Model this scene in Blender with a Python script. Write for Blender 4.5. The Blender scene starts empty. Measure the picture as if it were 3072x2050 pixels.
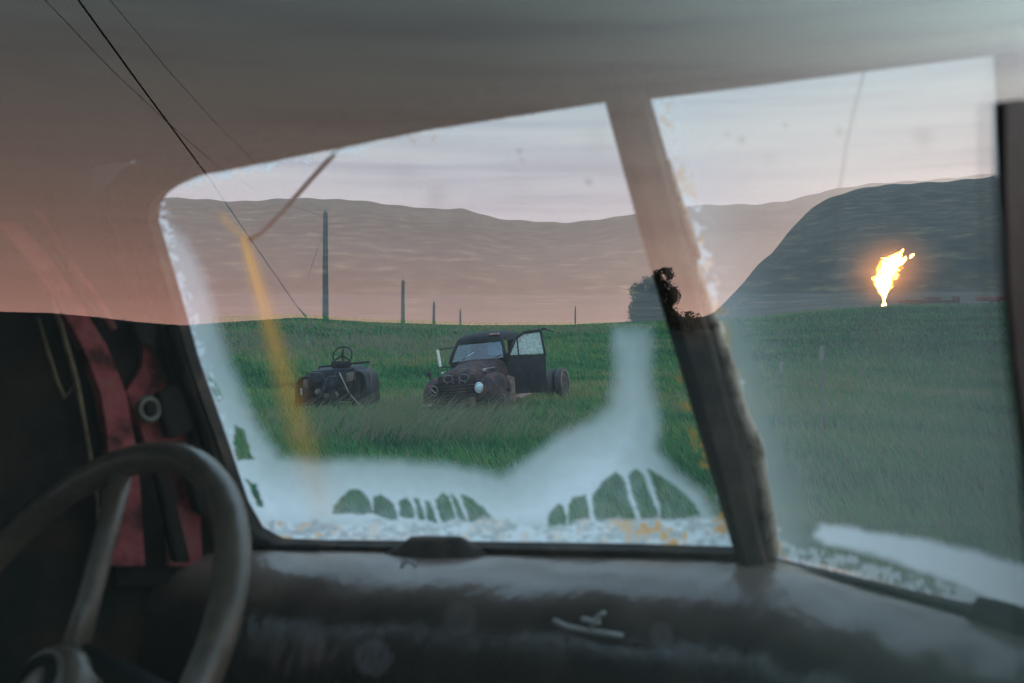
import bpy, bmesh, math, random
import numpy as np
from mathutils import Vector, Matrix

random.seed(7); rng = np.random.default_rng(11)
S = bpy.context.scene
COL = S.collection
R = math.radians

# ------------------------------------------------------------------ camera
F, CX, CY, HOR = 2987.0, 1536.0, 1025.0, 960.0      # working units: photograph pixels
PIT = math.atan((CY - HOR) / F)
CAM = Vector((0, 0, 2.0))
cam = bpy.data.objects.new('camera', bpy.data.cameras.new('camera'))
COL.objects.link(cam); S.camera = cam
cam.location = CAM; cam.rotation_euler = (math.pi / 2 - PIT, 0, 0)
cam.data.sensor_width = 36; cam.data.lens = F / 3072 * 36
cam.data.clip_start = 0.01; cam.data.clip_end = 12000
cam.data.dof.use_dof = True; cam.data.dof.focus_distance = 24; cam.data.dof.aperture_fstop = 6.5

# ------------------------------------------------------------------ world: dusk sky
SUN_AZ, SUN_EL = 94.0, -2.5                          # sunset glow off to the right of the truck
sund = Vector((math.sin(R(SUN_AZ)) * math.cos(R(SUN_EL)), math.cos(R(SUN_AZ)) * math.cos(R(SUN_EL)), math.sin(R(SUN_EL))))
W = bpy.data.worlds.new('World'); S.world = W; W.use_nodes = True
nt = W.node_tree; nt.nodes.clear()
def N(t, **k):
    n = nt.nodes.new(t)
    for a, b in k.items(): setattr(n, a, b)
    return n
def L(a, b): nt.links.new(a, b)
def ramp(n, stops):
    e = n.color_ramp.elements
    while len(e) > 1: e.remove(e[-1])
    e[0].position, e[0].color = stops[0][0], (*stops[0][1], 1)
    for p, c in stops[1:]:
        q = e.new(p); q.color = (*c, 1)
def math_node(op, a=None, b=None, clamp=False):
    n = N('ShaderNodeMath', operation=op, use_clamp=clamp)
    for i, v in enumerate((a, b)):
        if v is None: continue
        if isinstance(v, (int, float)): n.inputs[i].default_value = v
        else: L(v, n.inputs[i])
    return n.outputs[0]
tc = N('ShaderNodeTexCoord'); sep = N('ShaderNodeSeparateXYZ'); L(tc.outputs['Generated'], sep.inputs[0])
zel = sep.outputs['Z']
gr = N('ShaderNodeValToRGB'); L(zel, gr.inputs[0])
ramp(gr, [(0, (.72, .61, .63)), (.05, (.69, .61, .66)), (.11, (.63, .60, .67)), (.2, (.56, .64, .71)), (.27, (.60, .84, .92)), (.36, (.74, 1.08, 1.25)), (.5, (1.05, 1.5, 1.85)), (1, (1.45, 2.0, 2.5))])  # upper stops, above the view, brightened to light the windshield film and grass
# thin streaky cloud
mp = N('ShaderNodeMapping'); mp.inputs['Scale'].default_value = (1.6, 1.6, 30); L(tc.outputs['Generated'], mp.inputs[0])
no = N('ShaderNodeTexNoise'); no.inputs['Scale'].default_value = 1.7; no.inputs['Detail'].default_value = 5; no.inputs['Roughness'].default_value = .5; L(mp.outputs[0], no.inputs['Vector'])
cr = N('ShaderNodeValToRGB'); L(no.outputs['Fac'], cr.inputs[0])
ramp(cr, [(.36, (.80, .78, .85)), (.5, (.95, .94, .97)), (.66, (1.07, 1.05, 1.03))])
mul = N('ShaderNodeMix', data_type='RGBA', blend_type='MULTIPLY'); mul.inputs['Factor'].default_value = 1
L(gr.outputs[0], mul.inputs['A']); L(cr.outputs[0], mul.inputs['B'])
# afterglow round the sunset azimuth, fading upward
dot = N('ShaderNodeVectorMath', operation='DOT_PRODUCT'); L(tc.outputs['Generated'], dot.inputs[0]); dot.inputs[1].default_value = sund
g1 = math_node('POWER', math_node('MAXIMUM', dot.outputs['Value'], 0.0), 6.0)
g1b = math_node('POWER', math_node('MAXIMUM', dot.outputs['Value'], 0.0), 1.8)
g2 = math_node('POWER', 2.718, math_node('MULTIPLY', math_node('MAXIMUM', zel, 0.0), -12.0))
g3 = math_node('MULTIPLY', g1, g2)
gl = N('ShaderNodeMix', data_type='RGBA', blend_type='MIX'); gl.inputs['A'].default_value = (0, 0, 0, 1); gl.inputs['B'].default_value = (2.4, .66, .66, 1); gl.clamp_factor = False; L(g3, gl.inputs['Factor'])
add = N('ShaderNodeMix', data_type='RGBA', blend_type='ADD'); add.inputs['Factor'].default_value = 1; azm = math_node('MULTIPLY_ADD', g1b, .25); azm.node.inputs[2].default_value = .72
mul2 = N('ShaderNodeVectorMath', operation='SCALE'); L(mul.outputs['Result'], mul2.inputs[0]); L(azm, mul2.inputs['Scale'])
L(mul2.outputs[0], add.inputs['A']); L(gl.outputs['Result'], add.inputs['B'])
h2 = math_node('MULTIPLY', g1b, math_node('POWER', 2.718, math_node('MULTIPLY', math_node('MAXIMUM', zel, 0.0), -5.0)))
gl2 = N('ShaderNodeMix', data_type='RGBA', blend_type='MIX'); gl2.inputs['A'].default_value = (0, 0, 0, 1); gl2.inputs['B'].default_value = (1.6, 1.18, .70, 1); gl2.clamp_factor = False; L(h2, gl2.inputs['Factor'])
add2 = N('ShaderNodeMix', data_type='RGBA', blend_type='ADD'); add2.inputs['Factor'].default_value = 1; L(add.outputs['Result'], add2.inputs['A']); L(gl2.outputs['Result'], add2.inputs['B']); add = add2
bg1 = N('ShaderNodeBackground'); L(add.outputs['Result'], bg1.inputs[0]); bg1.inputs[1].default_value = .92
sky = N('ShaderNodeTexSky', sky_type='NISHITA', sun_disc=False, sun_elevation=R(SUN_EL), sun_rotation=R(SUN_AZ), air_density=1.2, dust_density=1.5)
bg2 = N('ShaderNodeBackground'); L(sky.outputs[0], bg2.inputs[0]); bg2.inputs[1].default_value = .05
ash = N('ShaderNodeAddShader'); L(bg1.outputs[0], ash.inputs[0]); L(bg2.outputs[0], ash.inputs[1])
ow = N('ShaderNodeOutputWorld'); L(ash.outputs[0], ow.inputs[0])

sl = bpy.data.lights.new('sun', 'SUN'); sl.energy = .5; sl.angle = R(1.5); sl.color = (1, .72, .6)
so = bpy.data.objects.new('sun', sl); COL.objects.link(so); so.rotation_euler = (-sund).to_track_quat('-Z', 'Y').to_euler()

S.view_settings.view_transform = 'Standard'; S.view_settings.look = 'None'; S.view_settings.exposure = .40; S.view_settings.gamma = 1
S.render.engine = 'CYCLES'
S.cycles.use_denoising = True
S.cycles.max_bounces = 6; S.cycles.transparent_max_bounces = 20; S.cycles.diffuse_bounces = 3; S.cycles.glossy_bounces = 3
S.cycles.volume_bounces = 0; S.cycles.volume_step_rate = 4; S.cycles.adaptive_threshold = .03; S.cycles.sample_clamp_indirect = 6

# ------------------------------------------------------------------ helpers
cp, sp = math.cos(-PIT), math.sin(-PIT)
def ray(px, py):
    x = (px - CX) / F; z = -(py - CY) / F
    return Vector((x, cp - sp * z, sp + cp * z))
def P(px, py, d): return CAM + ray(px, py) * d                  # a point at depth d
def hit(px, py, o, n):
    r = ray(px, py); return CAM + r * ((o - CAM).dot(n) / r.dot(n))
def project(V):                                                 # Nx3 -> Nx2 photograph pixels
    q = V - np.array(CAM); x = q[:, 0]; y = q[:, 1] * cp + q[:, 2] * sp; z = -q[:, 1] * sp + q[:, 2] * cp
    return np.stack([CX + F * x / y, CY - F * z / y], 1)

def link(o, parent=None):
    COL.objects.link(o)
    if parent is not None: o.parent = parent
    return o
def mobj(name, verts, faces, mat, parent=None, smooth=False):
    m = bpy.data.meshes.new(name); m.from_pydata([tuple(v) for v in verts], [], [tuple(f) for f in faces]); m.update()
    if mat: m.materials.append(mat)
    if smooth: m.shade_smooth()
    return link(bpy.data.objects.new(name, m), parent)
def bmobj(name, bm, mat, parent=None, smooth=False):
    bmesh.ops.recalc_face_normals(bm, faces=bm.faces)
    m = bpy.data.meshes.new(name); bm.to_mesh(m); bm.free(); m.materials.append(mat)
    if smooth: m.shade_smooth()
    return link(bpy.data.objects.new(name, m), parent)
def empty(name, loc=(0, 0, 0), M=None):
    o = bpy.data.objects.new(name, None); COL.objects.link(o)
    if M is not None: o.matrix_world = M
    else: o.location = loc
    o.empty_display_size = .1
    return o
def tag(o, label=None, cat=None, group=None, kind=None):
    for k, v in (('label', label), ('category', cat), ('group', group), ('kind', kind)):
        if v: o[k] = v
    return o

def boxbm(bm, lo, hi, M=None, bev=0):
    r = bmesh.ops.create_cube(bm, size=1)['verts']
    for v in r:
        v.co = Vector([lo[i] + (v.co[i] + .5) * (hi[i] - lo[i]) for i in range(3)])
        if M is not None: v.co = M @ v.co
    if bev: bmesh.ops.bevel(bm, geom=list({e for v in r for e in v.link_edges}), offset=bev, segments=2, affect='EDGES', profile=.6)
    return r
def box(name, lo, hi, mat, parent=None, bev=.004, M=None):
    bm = bmesh.new(); boxbm(bm, lo, hi, M, bev); return bmobj(name, bm, mat, parent)
def tubebm(bm, pts, rad, n=8, cap=True):
    pts = [Vector(p) for p in pts]; rings = []; up = Vector((.13, .21, 1)).normalized()
    for i, p in enumerate(pts):
        t = (pts[min(i + 1, len(pts) - 1)] - pts[max(i - 1, 0)]).normalized()
        a = t.cross(up)
        if a.length < .05: a = t.cross(Vector((1, 0, 0)))
        a.normalize(); b = t.cross(a).normalized()
        r = rad[i] if isinstance(rad, (list, tuple)) else rad
        rings.append([bm.verts.new(p + (a * math.cos(k * 2 * math.pi / n) + b * math.sin(k * 2 * math.pi / n)) * r) for k in range(n)])
    for i in range(len(rings) - 1):
        for k in range(n): bm.faces.new((rings[i][k], rings[i][(k + 1) % n], rings[i + 1][(k + 1) % n], rings[i + 1][k]))
    if cap: bm.faces.new(rings[0][::-1]); bm.faces.new(rings[-1])
def tube(name, pts, rad, mat, parent=None, n=8, smooth=True):
    bm = bmesh.new(); tubebm(bm, pts, rad, n); return bmobj(name, bm, mat, parent, smooth)
def loft(name, secs, mat, parent=None, closed=False, cap=False, smooth=True, solid=0):
    bm = bmesh.new(); rs = [[bm.verts.new(p) for p in s] for s in secs]; n = len(secs[0])
    for i in range(len(rs) - 1):
        for k in range(n if closed else n - 1): bm.faces.new((rs[i][k], rs[i][(k + 1) % n], rs[i + 1][(k + 1) % n], rs[i + 1][k]))
    if cap: bm.faces.new(rs[0][::-1]); bm.faces.new(rs[-1])
    o = bmobj(name, bm, mat, parent, smooth)
    if solid:
        md = o.modifiers.new('solid', 'SOLIDIFY'); md.thickness = solid; md.offset = 0
    return o
def torusbm(bm, c, n, Rr, r, seg=48, ts=10, ex=1.0, up=None):
    n = Vector(n).normalized(); u = (n.cross(Vector(up) if up else Vector((.0, .1, 1)))).normalized(); v = n.cross(u)
    rings = []
    for i in range(seg):
        a = 2 * math.pi * i / seg; d = u * math.cos(a) * ex + v * math.sin(a); c0 = Vector(c) + d * Rr; dn = d.normalized()
        rings.append([bm.verts.new(c0 + (dn * math.cos(b) + n * math.sin(b)) * r) for b in [2 * math.pi * k / ts for k in range(ts)]])
    for i in range(seg):
        for k in range(ts): bm.faces.new((rings[i][k], rings[i][(k + 1) % ts], rings[(i + 1) % seg][(k + 1) % ts], rings[(i + 1) % seg][k]))
def torus(name, c, n, Rr, r, mat, parent=None, seg=48, ts=10, ex=1.0, up=None):
    bm = bmesh.new(); torusbm(bm, c, n, Rr, r, seg, ts, ex, up); return bmobj(name, bm, mat, parent, True)
def lathe(name, c, axis, prof, mat, parent=None, seg=28):
    axis = Vector(axis).normalized(); u = axis.cross(Vector((.3, .1, 1))).normalized(); v = axis.cross(u); c = Vector(c)
    secs = [[c + axis * h + (u * math.cos(2 * math.pi * k / seg) + v * math.sin(2 * math.pi * k / seg)) * max(r, 1e-4) for k in range(seg)] for r, h in prof]
    return loft(name, secs, mat, parent, closed=True, cap=True)
def slab(name, pts, vec, mat, parent=None, bev=0, smooth=False):  # polygon extruded along vec
    bm = bmesh.new(); vec = Vector(vec); a = [bm.verts.new(p) for p in pts]; b = [bm.verts.new(Vector(p) + vec) for p in pts]; n = len(pts)
    bm.faces.new(a); bm.faces.new(b[::-1])
    for k in range(n): bm.faces.new((a[k], b[k], b[(k + 1) % n], a[(k + 1) % n]))
    if bev: bmesh.ops.bevel(bm, geom=bm.edges[:], offset=bev, segments=2, affect='EDGES')
    return bmobj(name, bm, mat, parent, smooth)

def material(name, c1, c2=None, scale=6, rough=.7, metal=0, bump=0, bscale=None, detail=6, split=(.4, .6), stretch=(1, 1, 1), c3=None, spec=.5):
    m = bpy.data.materials.new(name); m.use_nodes = True; t = m.node_tree; b = t.nodes['Principled BSDF']
    b.inputs['Roughness'].default_value = rough; b.inputs['Metallic'].default_value = metal; b.inputs['Base Color'].default_value = (*c1, 1)
    b.inputs['Specular IOR Level'].default_value = spec
    co = t.nodes.new('ShaderNodeTexCoord'); mp = t.nodes.new('ShaderNodeMapping'); mp.inputs['Scale'].default_value = stretch
    t.links.new(co.outputs['Object'], mp.inputs[0])
    if c2:
        n = t.nodes.new('ShaderNodeTexNoise'); n.inputs['Scale'].default_value = scale; n.inputs['Detail'].default_value = detail; n.inputs['Roughness'].default_value = .6
        t.links.new(mp.outputs[0], n.inputs['Vector'])
        r = t.nodes.new('ShaderNodeValToRGB'); t.links.new(n.outputs['Fac'], r.inputs[0])
        st = [(split[0], c1), (split[1], c2)] + ([(min(split[1] + .12, .95), c3)] if c3 else [])
        ramp(r, st); t.links.new(r.outputs[0], b.inputs['Base Color'])
    if bump:
        n2 = t.nodes.new('ShaderNodeTexNoise'); n2.inputs['Scale'].default_value = bscale or scale * 4; n2.inputs['Detail'].default_value = 5
        t.links.new(mp.outputs[0], n2.inputs['Vector'])
        bp = t.nodes.new('ShaderNodeBump'); bp.inputs['Strength'].default_value = bump; bp.inputs['Distance'].default_value = .01
        t.links.new(n2.outputs['Fac'], bp.inputs['Height']); t.links.new(bp.outputs[0], b.inputs['Normal'])
    return m

def schlick(t, r0):
    """reflectance of one clean glass face, from the viewing angle"""
    g = t.nodes.new('ShaderNodeNewGeometry'); d = t.nodes.new('ShaderNodeVectorMath'); d.operation = 'DOT_PRODUCT'
    t.links.new(g.outputs['Incoming'], d.inputs[0]); t.links.new(g.outputs['Normal'], d.inputs[1])
    def mth(op, a, b=None):
        n = t.nodes.new('ShaderNodeMath'); n.operation = op
        for i, v in enumerate((a, b)):
            if v is None: continue
            if isinstance(v, (int, float)): n.inputs[i].default_value = v
            else: t.links.new(v, n.inputs[i])
        return n.outputs[0]
    c = mth('ABSOLUTE', d.outputs['Value']); k = mth('POWER', mth('SUBTRACT', 1.0, c), 5.0)
    return mth('ADD', mth('MULTIPLY', k, 1 - r0), r0), mth
def glass(name, r0=.04, tint=(1, 1, 1), rough=0.0):
    m = bpy.data.materials.new(name); m.use_nodes = True; t = m.node_tree; t.nodes.remove(t.nodes['Principled BSDF'])
    fac, _ = schlick(t, r0)
    tr = t.nodes.new('ShaderNodeBsdfTransparent'); tr.inputs[0].default_value = (*tint, 1)
    gl = t.nodes.new('ShaderNodeBsdfGlossy'); gl.inputs['Roughness'].default_value = rough
    mx = t.nodes.new('ShaderNodeMixShader'); t.links.new(fac, mx.inputs[0]); t.links.new(tr.outputs[0], mx.inputs[1]); t.links.new(gl.outputs[0], mx.inputs[2])
    t.links.new(mx.outputs[0], t.nodes['Material Output'].inputs[0])
    return m

# ------------------------------------------------------------------ side window plane (the photograph is taken through it)
PYAW, PD = 36.0, 0.10
TL = Vector((-math.cos(R(PYAW)), math.sin(R(PYAW)), 0))          # inward normal of the passenger window
TFW = Vector((math.sin(R(PYAW)), math.cos(R(PYAW)), 0))
def mirror(p):
    p = Vector(p); k = (p - CAM).dot(TL) - PD
    return p - TL * (2 * k)
def VP(px, py, d): return mirror(P(px, py, d))                    # real place of something seen mirrored in that window

# ------------------------------------------------------------------ terrain
def az_of(px): return math.degrees(math.atan((px - CX) / F))
front = [(430, 962), (700, 955), (900, 951), (1100, 964), (1400, 974), (1880, 974), (2100, 965), (2300, 955), (2500, 936), (2700, 926), (3072, 920)]
refl = [(0, 938), (150, 941), (300, 953), (400, 965), (550, 976), (700, 966), (900, 953), (1100, 966), (1400, 976), (1700, 975), (1850, 968), (2040, 955), (2150, 966), (2300, 950), (2400, 930), (2550, 925), (3072, 920)]
tab = [(-180, 0), (-40, .001)] + [(az_of(x), (HOR - y) / F) for x, y in front] + sorted([(2 * PYAW - az_of(x), (HOR - y) / F) for x, y in refl]) + [(125, .0), (180, 0)]
tab.sort(); TA = np.array([a for a, _ in tab]); TE = np.array([e for _, e in tab])
crest = [(-40, 610), (-26, 616), (470, 615), (700, 618), (850, 607), (1080, 605), (1200, 622), (1290, 630), (1390, 627), (1440, 640), (1490, 657), (1600, 667), (1690, 670), (1840, 656), (2080, 622), (2280, 628), (2360, 618), (2480, 592), (2620, 582), (2800, 575), (3072, 568)]
ca = [(-75, .01)] + [((x if i < 2 else az_of(x)), (HOR - y) / F) for i, (x, y) in enumerate(crest)] + [(34, .128), (45, .130), (52.4, .125), (54.2, .118), (55.4, .106), (56.4, .086), (57.4, .064), (58.8, .046), (60.6, .028), (62.5, .013), (66, .004), (70, .0)]
CA = np.array([a for a, _ in ca]); CE = np.array([e for _, e in ca])
def sstep(x): x = np.clip(x, 0, 1); return x * x * (3 - 2 * x)
_ph = rng.uniform(0, 6.28, (40, 3)); _fr = rng.normal(0, 1, (40, 2))
def wob(x, y, sc, k0=0, k=12):
    s = 0
    for i in range(k0, k0 + k): s = s + np.sin((x * _fr[i, 0] + y * _fr[i, 1]) * sc + _ph[i, 0])
    return s / k
def ground(x, y):
    x = np.asarray(x, float); y = np.asarray(y, float)
    r = np.hypot(x, y) + 1e-6; az = np.degrees(np.arctan2(x, y))
    e1 = np.interp(az, TA, TE)
    near = 2 + r * e1
    w = sstep((r - 24) / 50)
    z = near * w + wob(x, y, .5, 0) * .10 * (1 - w)
    # plain beyond the meadow, then the hills (only ahead)
    ec = np.interp(az, CA, CE) * (1 + .010 * np.sin(az * 2.3) * np.sin(az * 1.3 + 1)); hillw = sstep((ec - .012) / .05)
    ep = .026 * hillw
    wp = sstep((r - 95) / 520)
    z = z + np.where(r > 90, r * (np.maximum(ep - e1, -.0006) * wp) * hillw, 0)
    th = np.clip((r - 560) / 1150, 0, 1)
    rough = 1 + .40 * wob(x, y, .006, 12) + .16 * wob(x, y, .016, 24)
    prof = .55 * th ** .9 * rough * (1 - th) + th ** 1.15
    zh = 2 + r * ep + (ec - ep) * 1710 * prof
    z = np.where((r > 560) & (hillw > .01), z * (1 - hillw) + zh * hillw, z)
    z = np.where(r > 1710, z - (r - 1710) * .16 * hillw - (r - 1710) * .002, z)
    return z
def polar(name, rs, azs, mat):
    A, Rr = np.meshgrid(np.radians(azs), rs); X = Rr * np.sin(A); Y = Rr * np.cos(A); Z = ground(X, Y)
    n, m = A.shape; V = np.stack([X, Y, Z], -1).reshape(-1, 3)
    i, j = np.meshgrid(np.arange(n - 1), np.arange(m - 1), indexing='ij'); a = (i * m + j).ravel()
    Fc = np.stack([a, a + 1, a + m + 1, a + m], 1)
    me = bpy.data.meshes.new(name); me.from_pydata(V.tolist(), [], Fc.tolist()); me.materials.append(mat); me.shade_smooth()
    return link(bpy.data.objects.new(name, me))
m_meadow = material('meadow_soil', (.008, .018, .010), (.016, .028, .015), .35, .95, detail=8, c3=(.028, .028, .018), split=(.35, .62), stretch=(.5, 1.4, 1))
m_hill = material('hill_grass', (.004, .010, .008), (.030, .026, .016), .05, .97, detail=12, c3=(.11, .078, .042), split=(.38, .56), stretch=(1, .8, 1.3))
azs_all = np.concatenate([np.arange(-180, -36, 3.0), np.arange(-36, 110, .5), np.arange(110, 181, 3.0)])
mead = polar('meadow', np.concatenate([np.linspace(.3, 20, 16), np.linspace(22, 96, 50)]), azs_all, m_meadow); tag(mead, kind='structure')
hill = polar('hills', np.concatenate([np.linspace(95.5, 560, 40), np.linspace(575, 1710, 110), np.linspace(1730, 2600, 12), [6000]]), np.concatenate([np.arange(-180, -50, 3.0), np.arange(-50, 110, .3), np.arange(110, 181, 3.0)]), m_hill); tag(hill, kind='structure')
hill.location.z = -.02

# ------------------------------------------------------------------ our truck cab (seen through its passenger window)
m_head = material('headliner', (.075, .075, .050), (.09, .088, .06), 5, .9, bump=.08, bscale=25, spec=.08)
m_dash = material('dash_paint', (.026, .021, .019), (.048, .036, .029), 14, .25, bump=.25, bscale=40, split=(.40, .62), c3=(.085, .055, .04), stretch=(1, 1, .35), spec=1.0)
def dust_highlight(m, col, lo, hi):  # dust tone on upward faces, also painting in the lip's highlight
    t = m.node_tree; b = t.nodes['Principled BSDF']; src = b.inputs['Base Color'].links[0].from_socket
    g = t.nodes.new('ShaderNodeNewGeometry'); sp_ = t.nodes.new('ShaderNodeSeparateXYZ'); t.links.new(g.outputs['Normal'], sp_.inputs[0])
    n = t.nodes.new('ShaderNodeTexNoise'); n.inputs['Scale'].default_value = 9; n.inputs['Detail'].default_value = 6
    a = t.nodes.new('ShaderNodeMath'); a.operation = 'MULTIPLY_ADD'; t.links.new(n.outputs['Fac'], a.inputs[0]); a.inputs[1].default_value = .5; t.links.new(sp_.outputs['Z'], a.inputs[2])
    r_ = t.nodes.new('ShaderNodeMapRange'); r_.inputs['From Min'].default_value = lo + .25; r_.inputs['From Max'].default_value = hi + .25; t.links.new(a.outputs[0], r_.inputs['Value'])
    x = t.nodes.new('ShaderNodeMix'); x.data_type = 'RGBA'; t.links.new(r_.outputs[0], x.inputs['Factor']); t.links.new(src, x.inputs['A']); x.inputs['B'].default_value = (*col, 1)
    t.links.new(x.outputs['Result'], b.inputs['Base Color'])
dust_highlight(m_dash, (.24, .18, .15), .45, 1.15)
m_frame = material('frame_paint', (.04, .036, .034), (.09, .07, .055), 18, .55, bump=.3, c3=(.14, .10, .07), spec=.08)
m_rubber = material('old_rubber', (.012, .012, .013), (.03, .028, .025), 20, .6, bump=.4, spec=.08)
m_red = material('red_paint', (.06, .02, .02), (.25, .06, .065), 16, .6, bump=.3, c3=(.24, .10, .09), split=(.40, .52), spec=.08)
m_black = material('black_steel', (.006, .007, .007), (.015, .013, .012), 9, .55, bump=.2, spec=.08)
m_wheel = material('worn_wheel', (.085, .075, .06), (.12, .10, .08), 30, .26, bump=.12, c3=(.09, .075, .06))
m_brass = material('dull_metal', (.10, .11, .09), None, rough=.5, metal=.5)
m_flake = material('flaking_trim', (.80, .70, .56), (.34, .26, .19), 45, .8, bump=.7, split=(.45, .6))
m_cord = material('dry_cord', (.20, .18, .10), (.10, .08, .05), 60, .9)
m_twig = material('pale_twig', (.35, .36, .34), None, rough=.8)

cab = empty('truck_cab', (0, .6, .9)); cabM = cab.location.copy()
tag(cab, 'old truck cab seen from inside, split windshield, rusty dash and pale headliner', 'truck cab')
class CabParent:                                               # parts keep their world coordinates
    pass
def into_cab(o, parent=None):
    o.parent = parent or cab
    o.matrix_parent_inverse = Matrix.Translation(-cabM) if parent is None else Matrix.Identity(4)
    return o
def cabpart(o, par=None): return into_cab(o, par)

# windshield planes
Lw = [P(440, 560, 1.2391 / ray(440, 560).y), P(1845, 300, .977 / ray(1845, 300).y), P(2230, 1645, 1.039 / ray(2230, 1645).y), P(825, 1620, 1.302 / ray(825, 1620).y)]
Lo = Lw[0]; Ln = (Lw[1] - Lw[0]).cross(Lw[3] - Lw[0]).normalized()
if Ln.y < 0: Ln = -Ln
Rw = [P(1985, 290, .99), P(3000, 165, .80), P(2335, 1672, 1.05)]
Ro = Rw[0]; Rn = (Rw[1] - Rw[0]).cross(Rw[2] - Rw[0]).normalized()
if Rn.y < 0: Rn = -Rn
def HL(px, py, off=0): return hit(px, py, Lo, Ln) - Ln * off     # off > 0: toward the cab interior
def HR(px, py, off=0): return hit(px, py, Ro, Rn) - Rn * off

# stain maps on the glass -------------------------------------------------------------
def poly_sd(Q, poly):
    """signed distance (inside positive) of points to a polygon"""
    p = np.array(poly, float); d = np.full(len(Q), 1e9); ins = np.zeros(len(Q), bool)
    for i in range(len(p)):
        a, b = p[i], p[(i + 1) % len(p)]; e = b - a; w = Q - a
        t = np.clip((w @ e) / max(e @ e, 1e-9), 0, 1); d = np.minimum(d, np.hypot(*(w - t[:, None] * e).T))
        c = ((a[1] > Q[:, 1]) != (b[1] > Q[:, 1]))
        with np.errstate(divide='ignore', invalid='ignore'):
            xi = (b[0] - a[0]) * (Q[:, 1] - a[1]) / (b[1] - a[1]) + a[0]
        ins ^= c & (Q[:, 0] < xi)
    return np.where(ins, d, -d)
def line_d(Q, a, b):
    a, b = np.array(a, float), np.array(b, float); e = b - a; w = Q - a; t = np.clip((w @ e) / (e @ e), 0, 1)
    return np.hypot(*(w - t[:, None] * e).T), t
def hashn(Q, sc, seed):
    """value noise"""
    r = np.random.default_rng(seed); T = r.random((256, 256)); q = Q / sc
    i = np.floor(q).astype(int); f = q - i; f = f * f * (3 - 2 * f); g = lambda a, b: T[(i[:, 0] + a) % 256, (i[:, 1] + b) % 256]
    return (g(0, 0) * (1 - f[:, 0]) + g(1, 0) * f[:, 0]) * (1 - f[:, 1]) + (g(0, 1) * (1 - f[:, 0]) + g(1, 1) * f[:, 0]) * f[:, 1]
def fbm(Q, sc, seed): return .5 * hashn(Q, sc, seed) + .3 * hashn(Q, sc / 2.1, seed + 1) + .2 * hashn(Q, sc / 4.3, seed + 2)
def sc_(pts, k=3072 / 2350, ox=0, oy=0): return [(ox + x * k, oy + y * k) for x, y in pts]

def glass_pane(name, corners_px, H, nu, nv, stain, mat, thick=.005):
    c = [np.array(H(*p)) for p in corners_px]                      # TL TR BR BL
    u = np.linspace(0, 1, nu); v = np.linspace(0, 1, nv); U, V = np.meshgrid(u, v); U = U.ravel()[:, None]; V = V.ravel()[:, None]
    X = (c[0] * (1 - U) + c[1] * U) * (1 - V) + (c[3] * (1 - U) + c[2] * U) * V
    Q = project(X); at = stain(Q)
    i, j = np.meshgrid(np.arange(nv - 1), np.arange(nu - 1), indexing='ij'); a = (i * nu + j).ravel()
    Fc = np.stack([a, a + 1, a + nu + 1, a + nu], 1)
    me = bpy.data.meshes.new(name); me.from_pydata(X.tolist(), [], Fc.tolist()); me.materials.append(mat); me.shade_smooth()
    for k, w in at.items():
        A = me.attributes.new(k, 'FLOAT', 'POINT'); A.data.foreach_set('value', np.clip(w, 0, 1).astype(np.float32))
    return cabpart(link(bpy.data.objects.new(name, me)))

def stained_glass():
    m = bpy.data.materials.new('delaminated_glass'); m.use_nodes = True; t = m.node_tree; t.nodes.remove(t.nodes['Principled BSDF'])
    fac, mth = schlick(t, .03)
    def attr(n):
        a = t.nodes.new('ShaderNodeAttribute'); a.attribute_name = n; return a.outputs['Fac']
    def mix(f, a, b):
        x = t.nodes.new('ShaderNodeMixShader'); t.links.new(f, x.inputs[0]); t.links.new(a, x.inputs[1]); t.links.new(b, x.inputs[2]); return x.outputs[0]
    def film(c):
        tr = t.nodes.new('ShaderNodeBsdfTranslucent'); tr.inputs[0].default_value = (*c, 1)
        df = t.nodes.new('ShaderNodeBsdfDiffuse'); df.inputs[0].default_value = (*c, 1)
        x = t.nodes.new('ShaderNodeMixShader'); x.inputs[0].default_value = .15; t.links.new(tr.outputs[0], x.inputs[1]); t.links.new(df.outputs[0], x.inputs[2]); return x.outputs[0]
    tr = t.nodes.new('ShaderNodeBsdfTransparent'); tr.inputs[0].default_value = (.93, .97, .97, 1)
    gl = t.nodes.new('ShaderNodeBsdfGlossy'); gl.inputs['Roughness'].default_value = .05
    s = mix(fac, tr.outputs[0], gl.outputs[0])
    s = mix(attr('milk'), s, film((.84, .95, 1.0)))
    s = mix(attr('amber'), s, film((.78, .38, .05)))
    s = mix(attr('dust'), s, film((.52, .44, .32)))
    s = mix(attr('dirt'), s, film((.20, .16, .13)))
    t.links.new(s, t.nodes['Material Output'].inputs[0])
    return m
m_pane = stained_glass()

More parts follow.
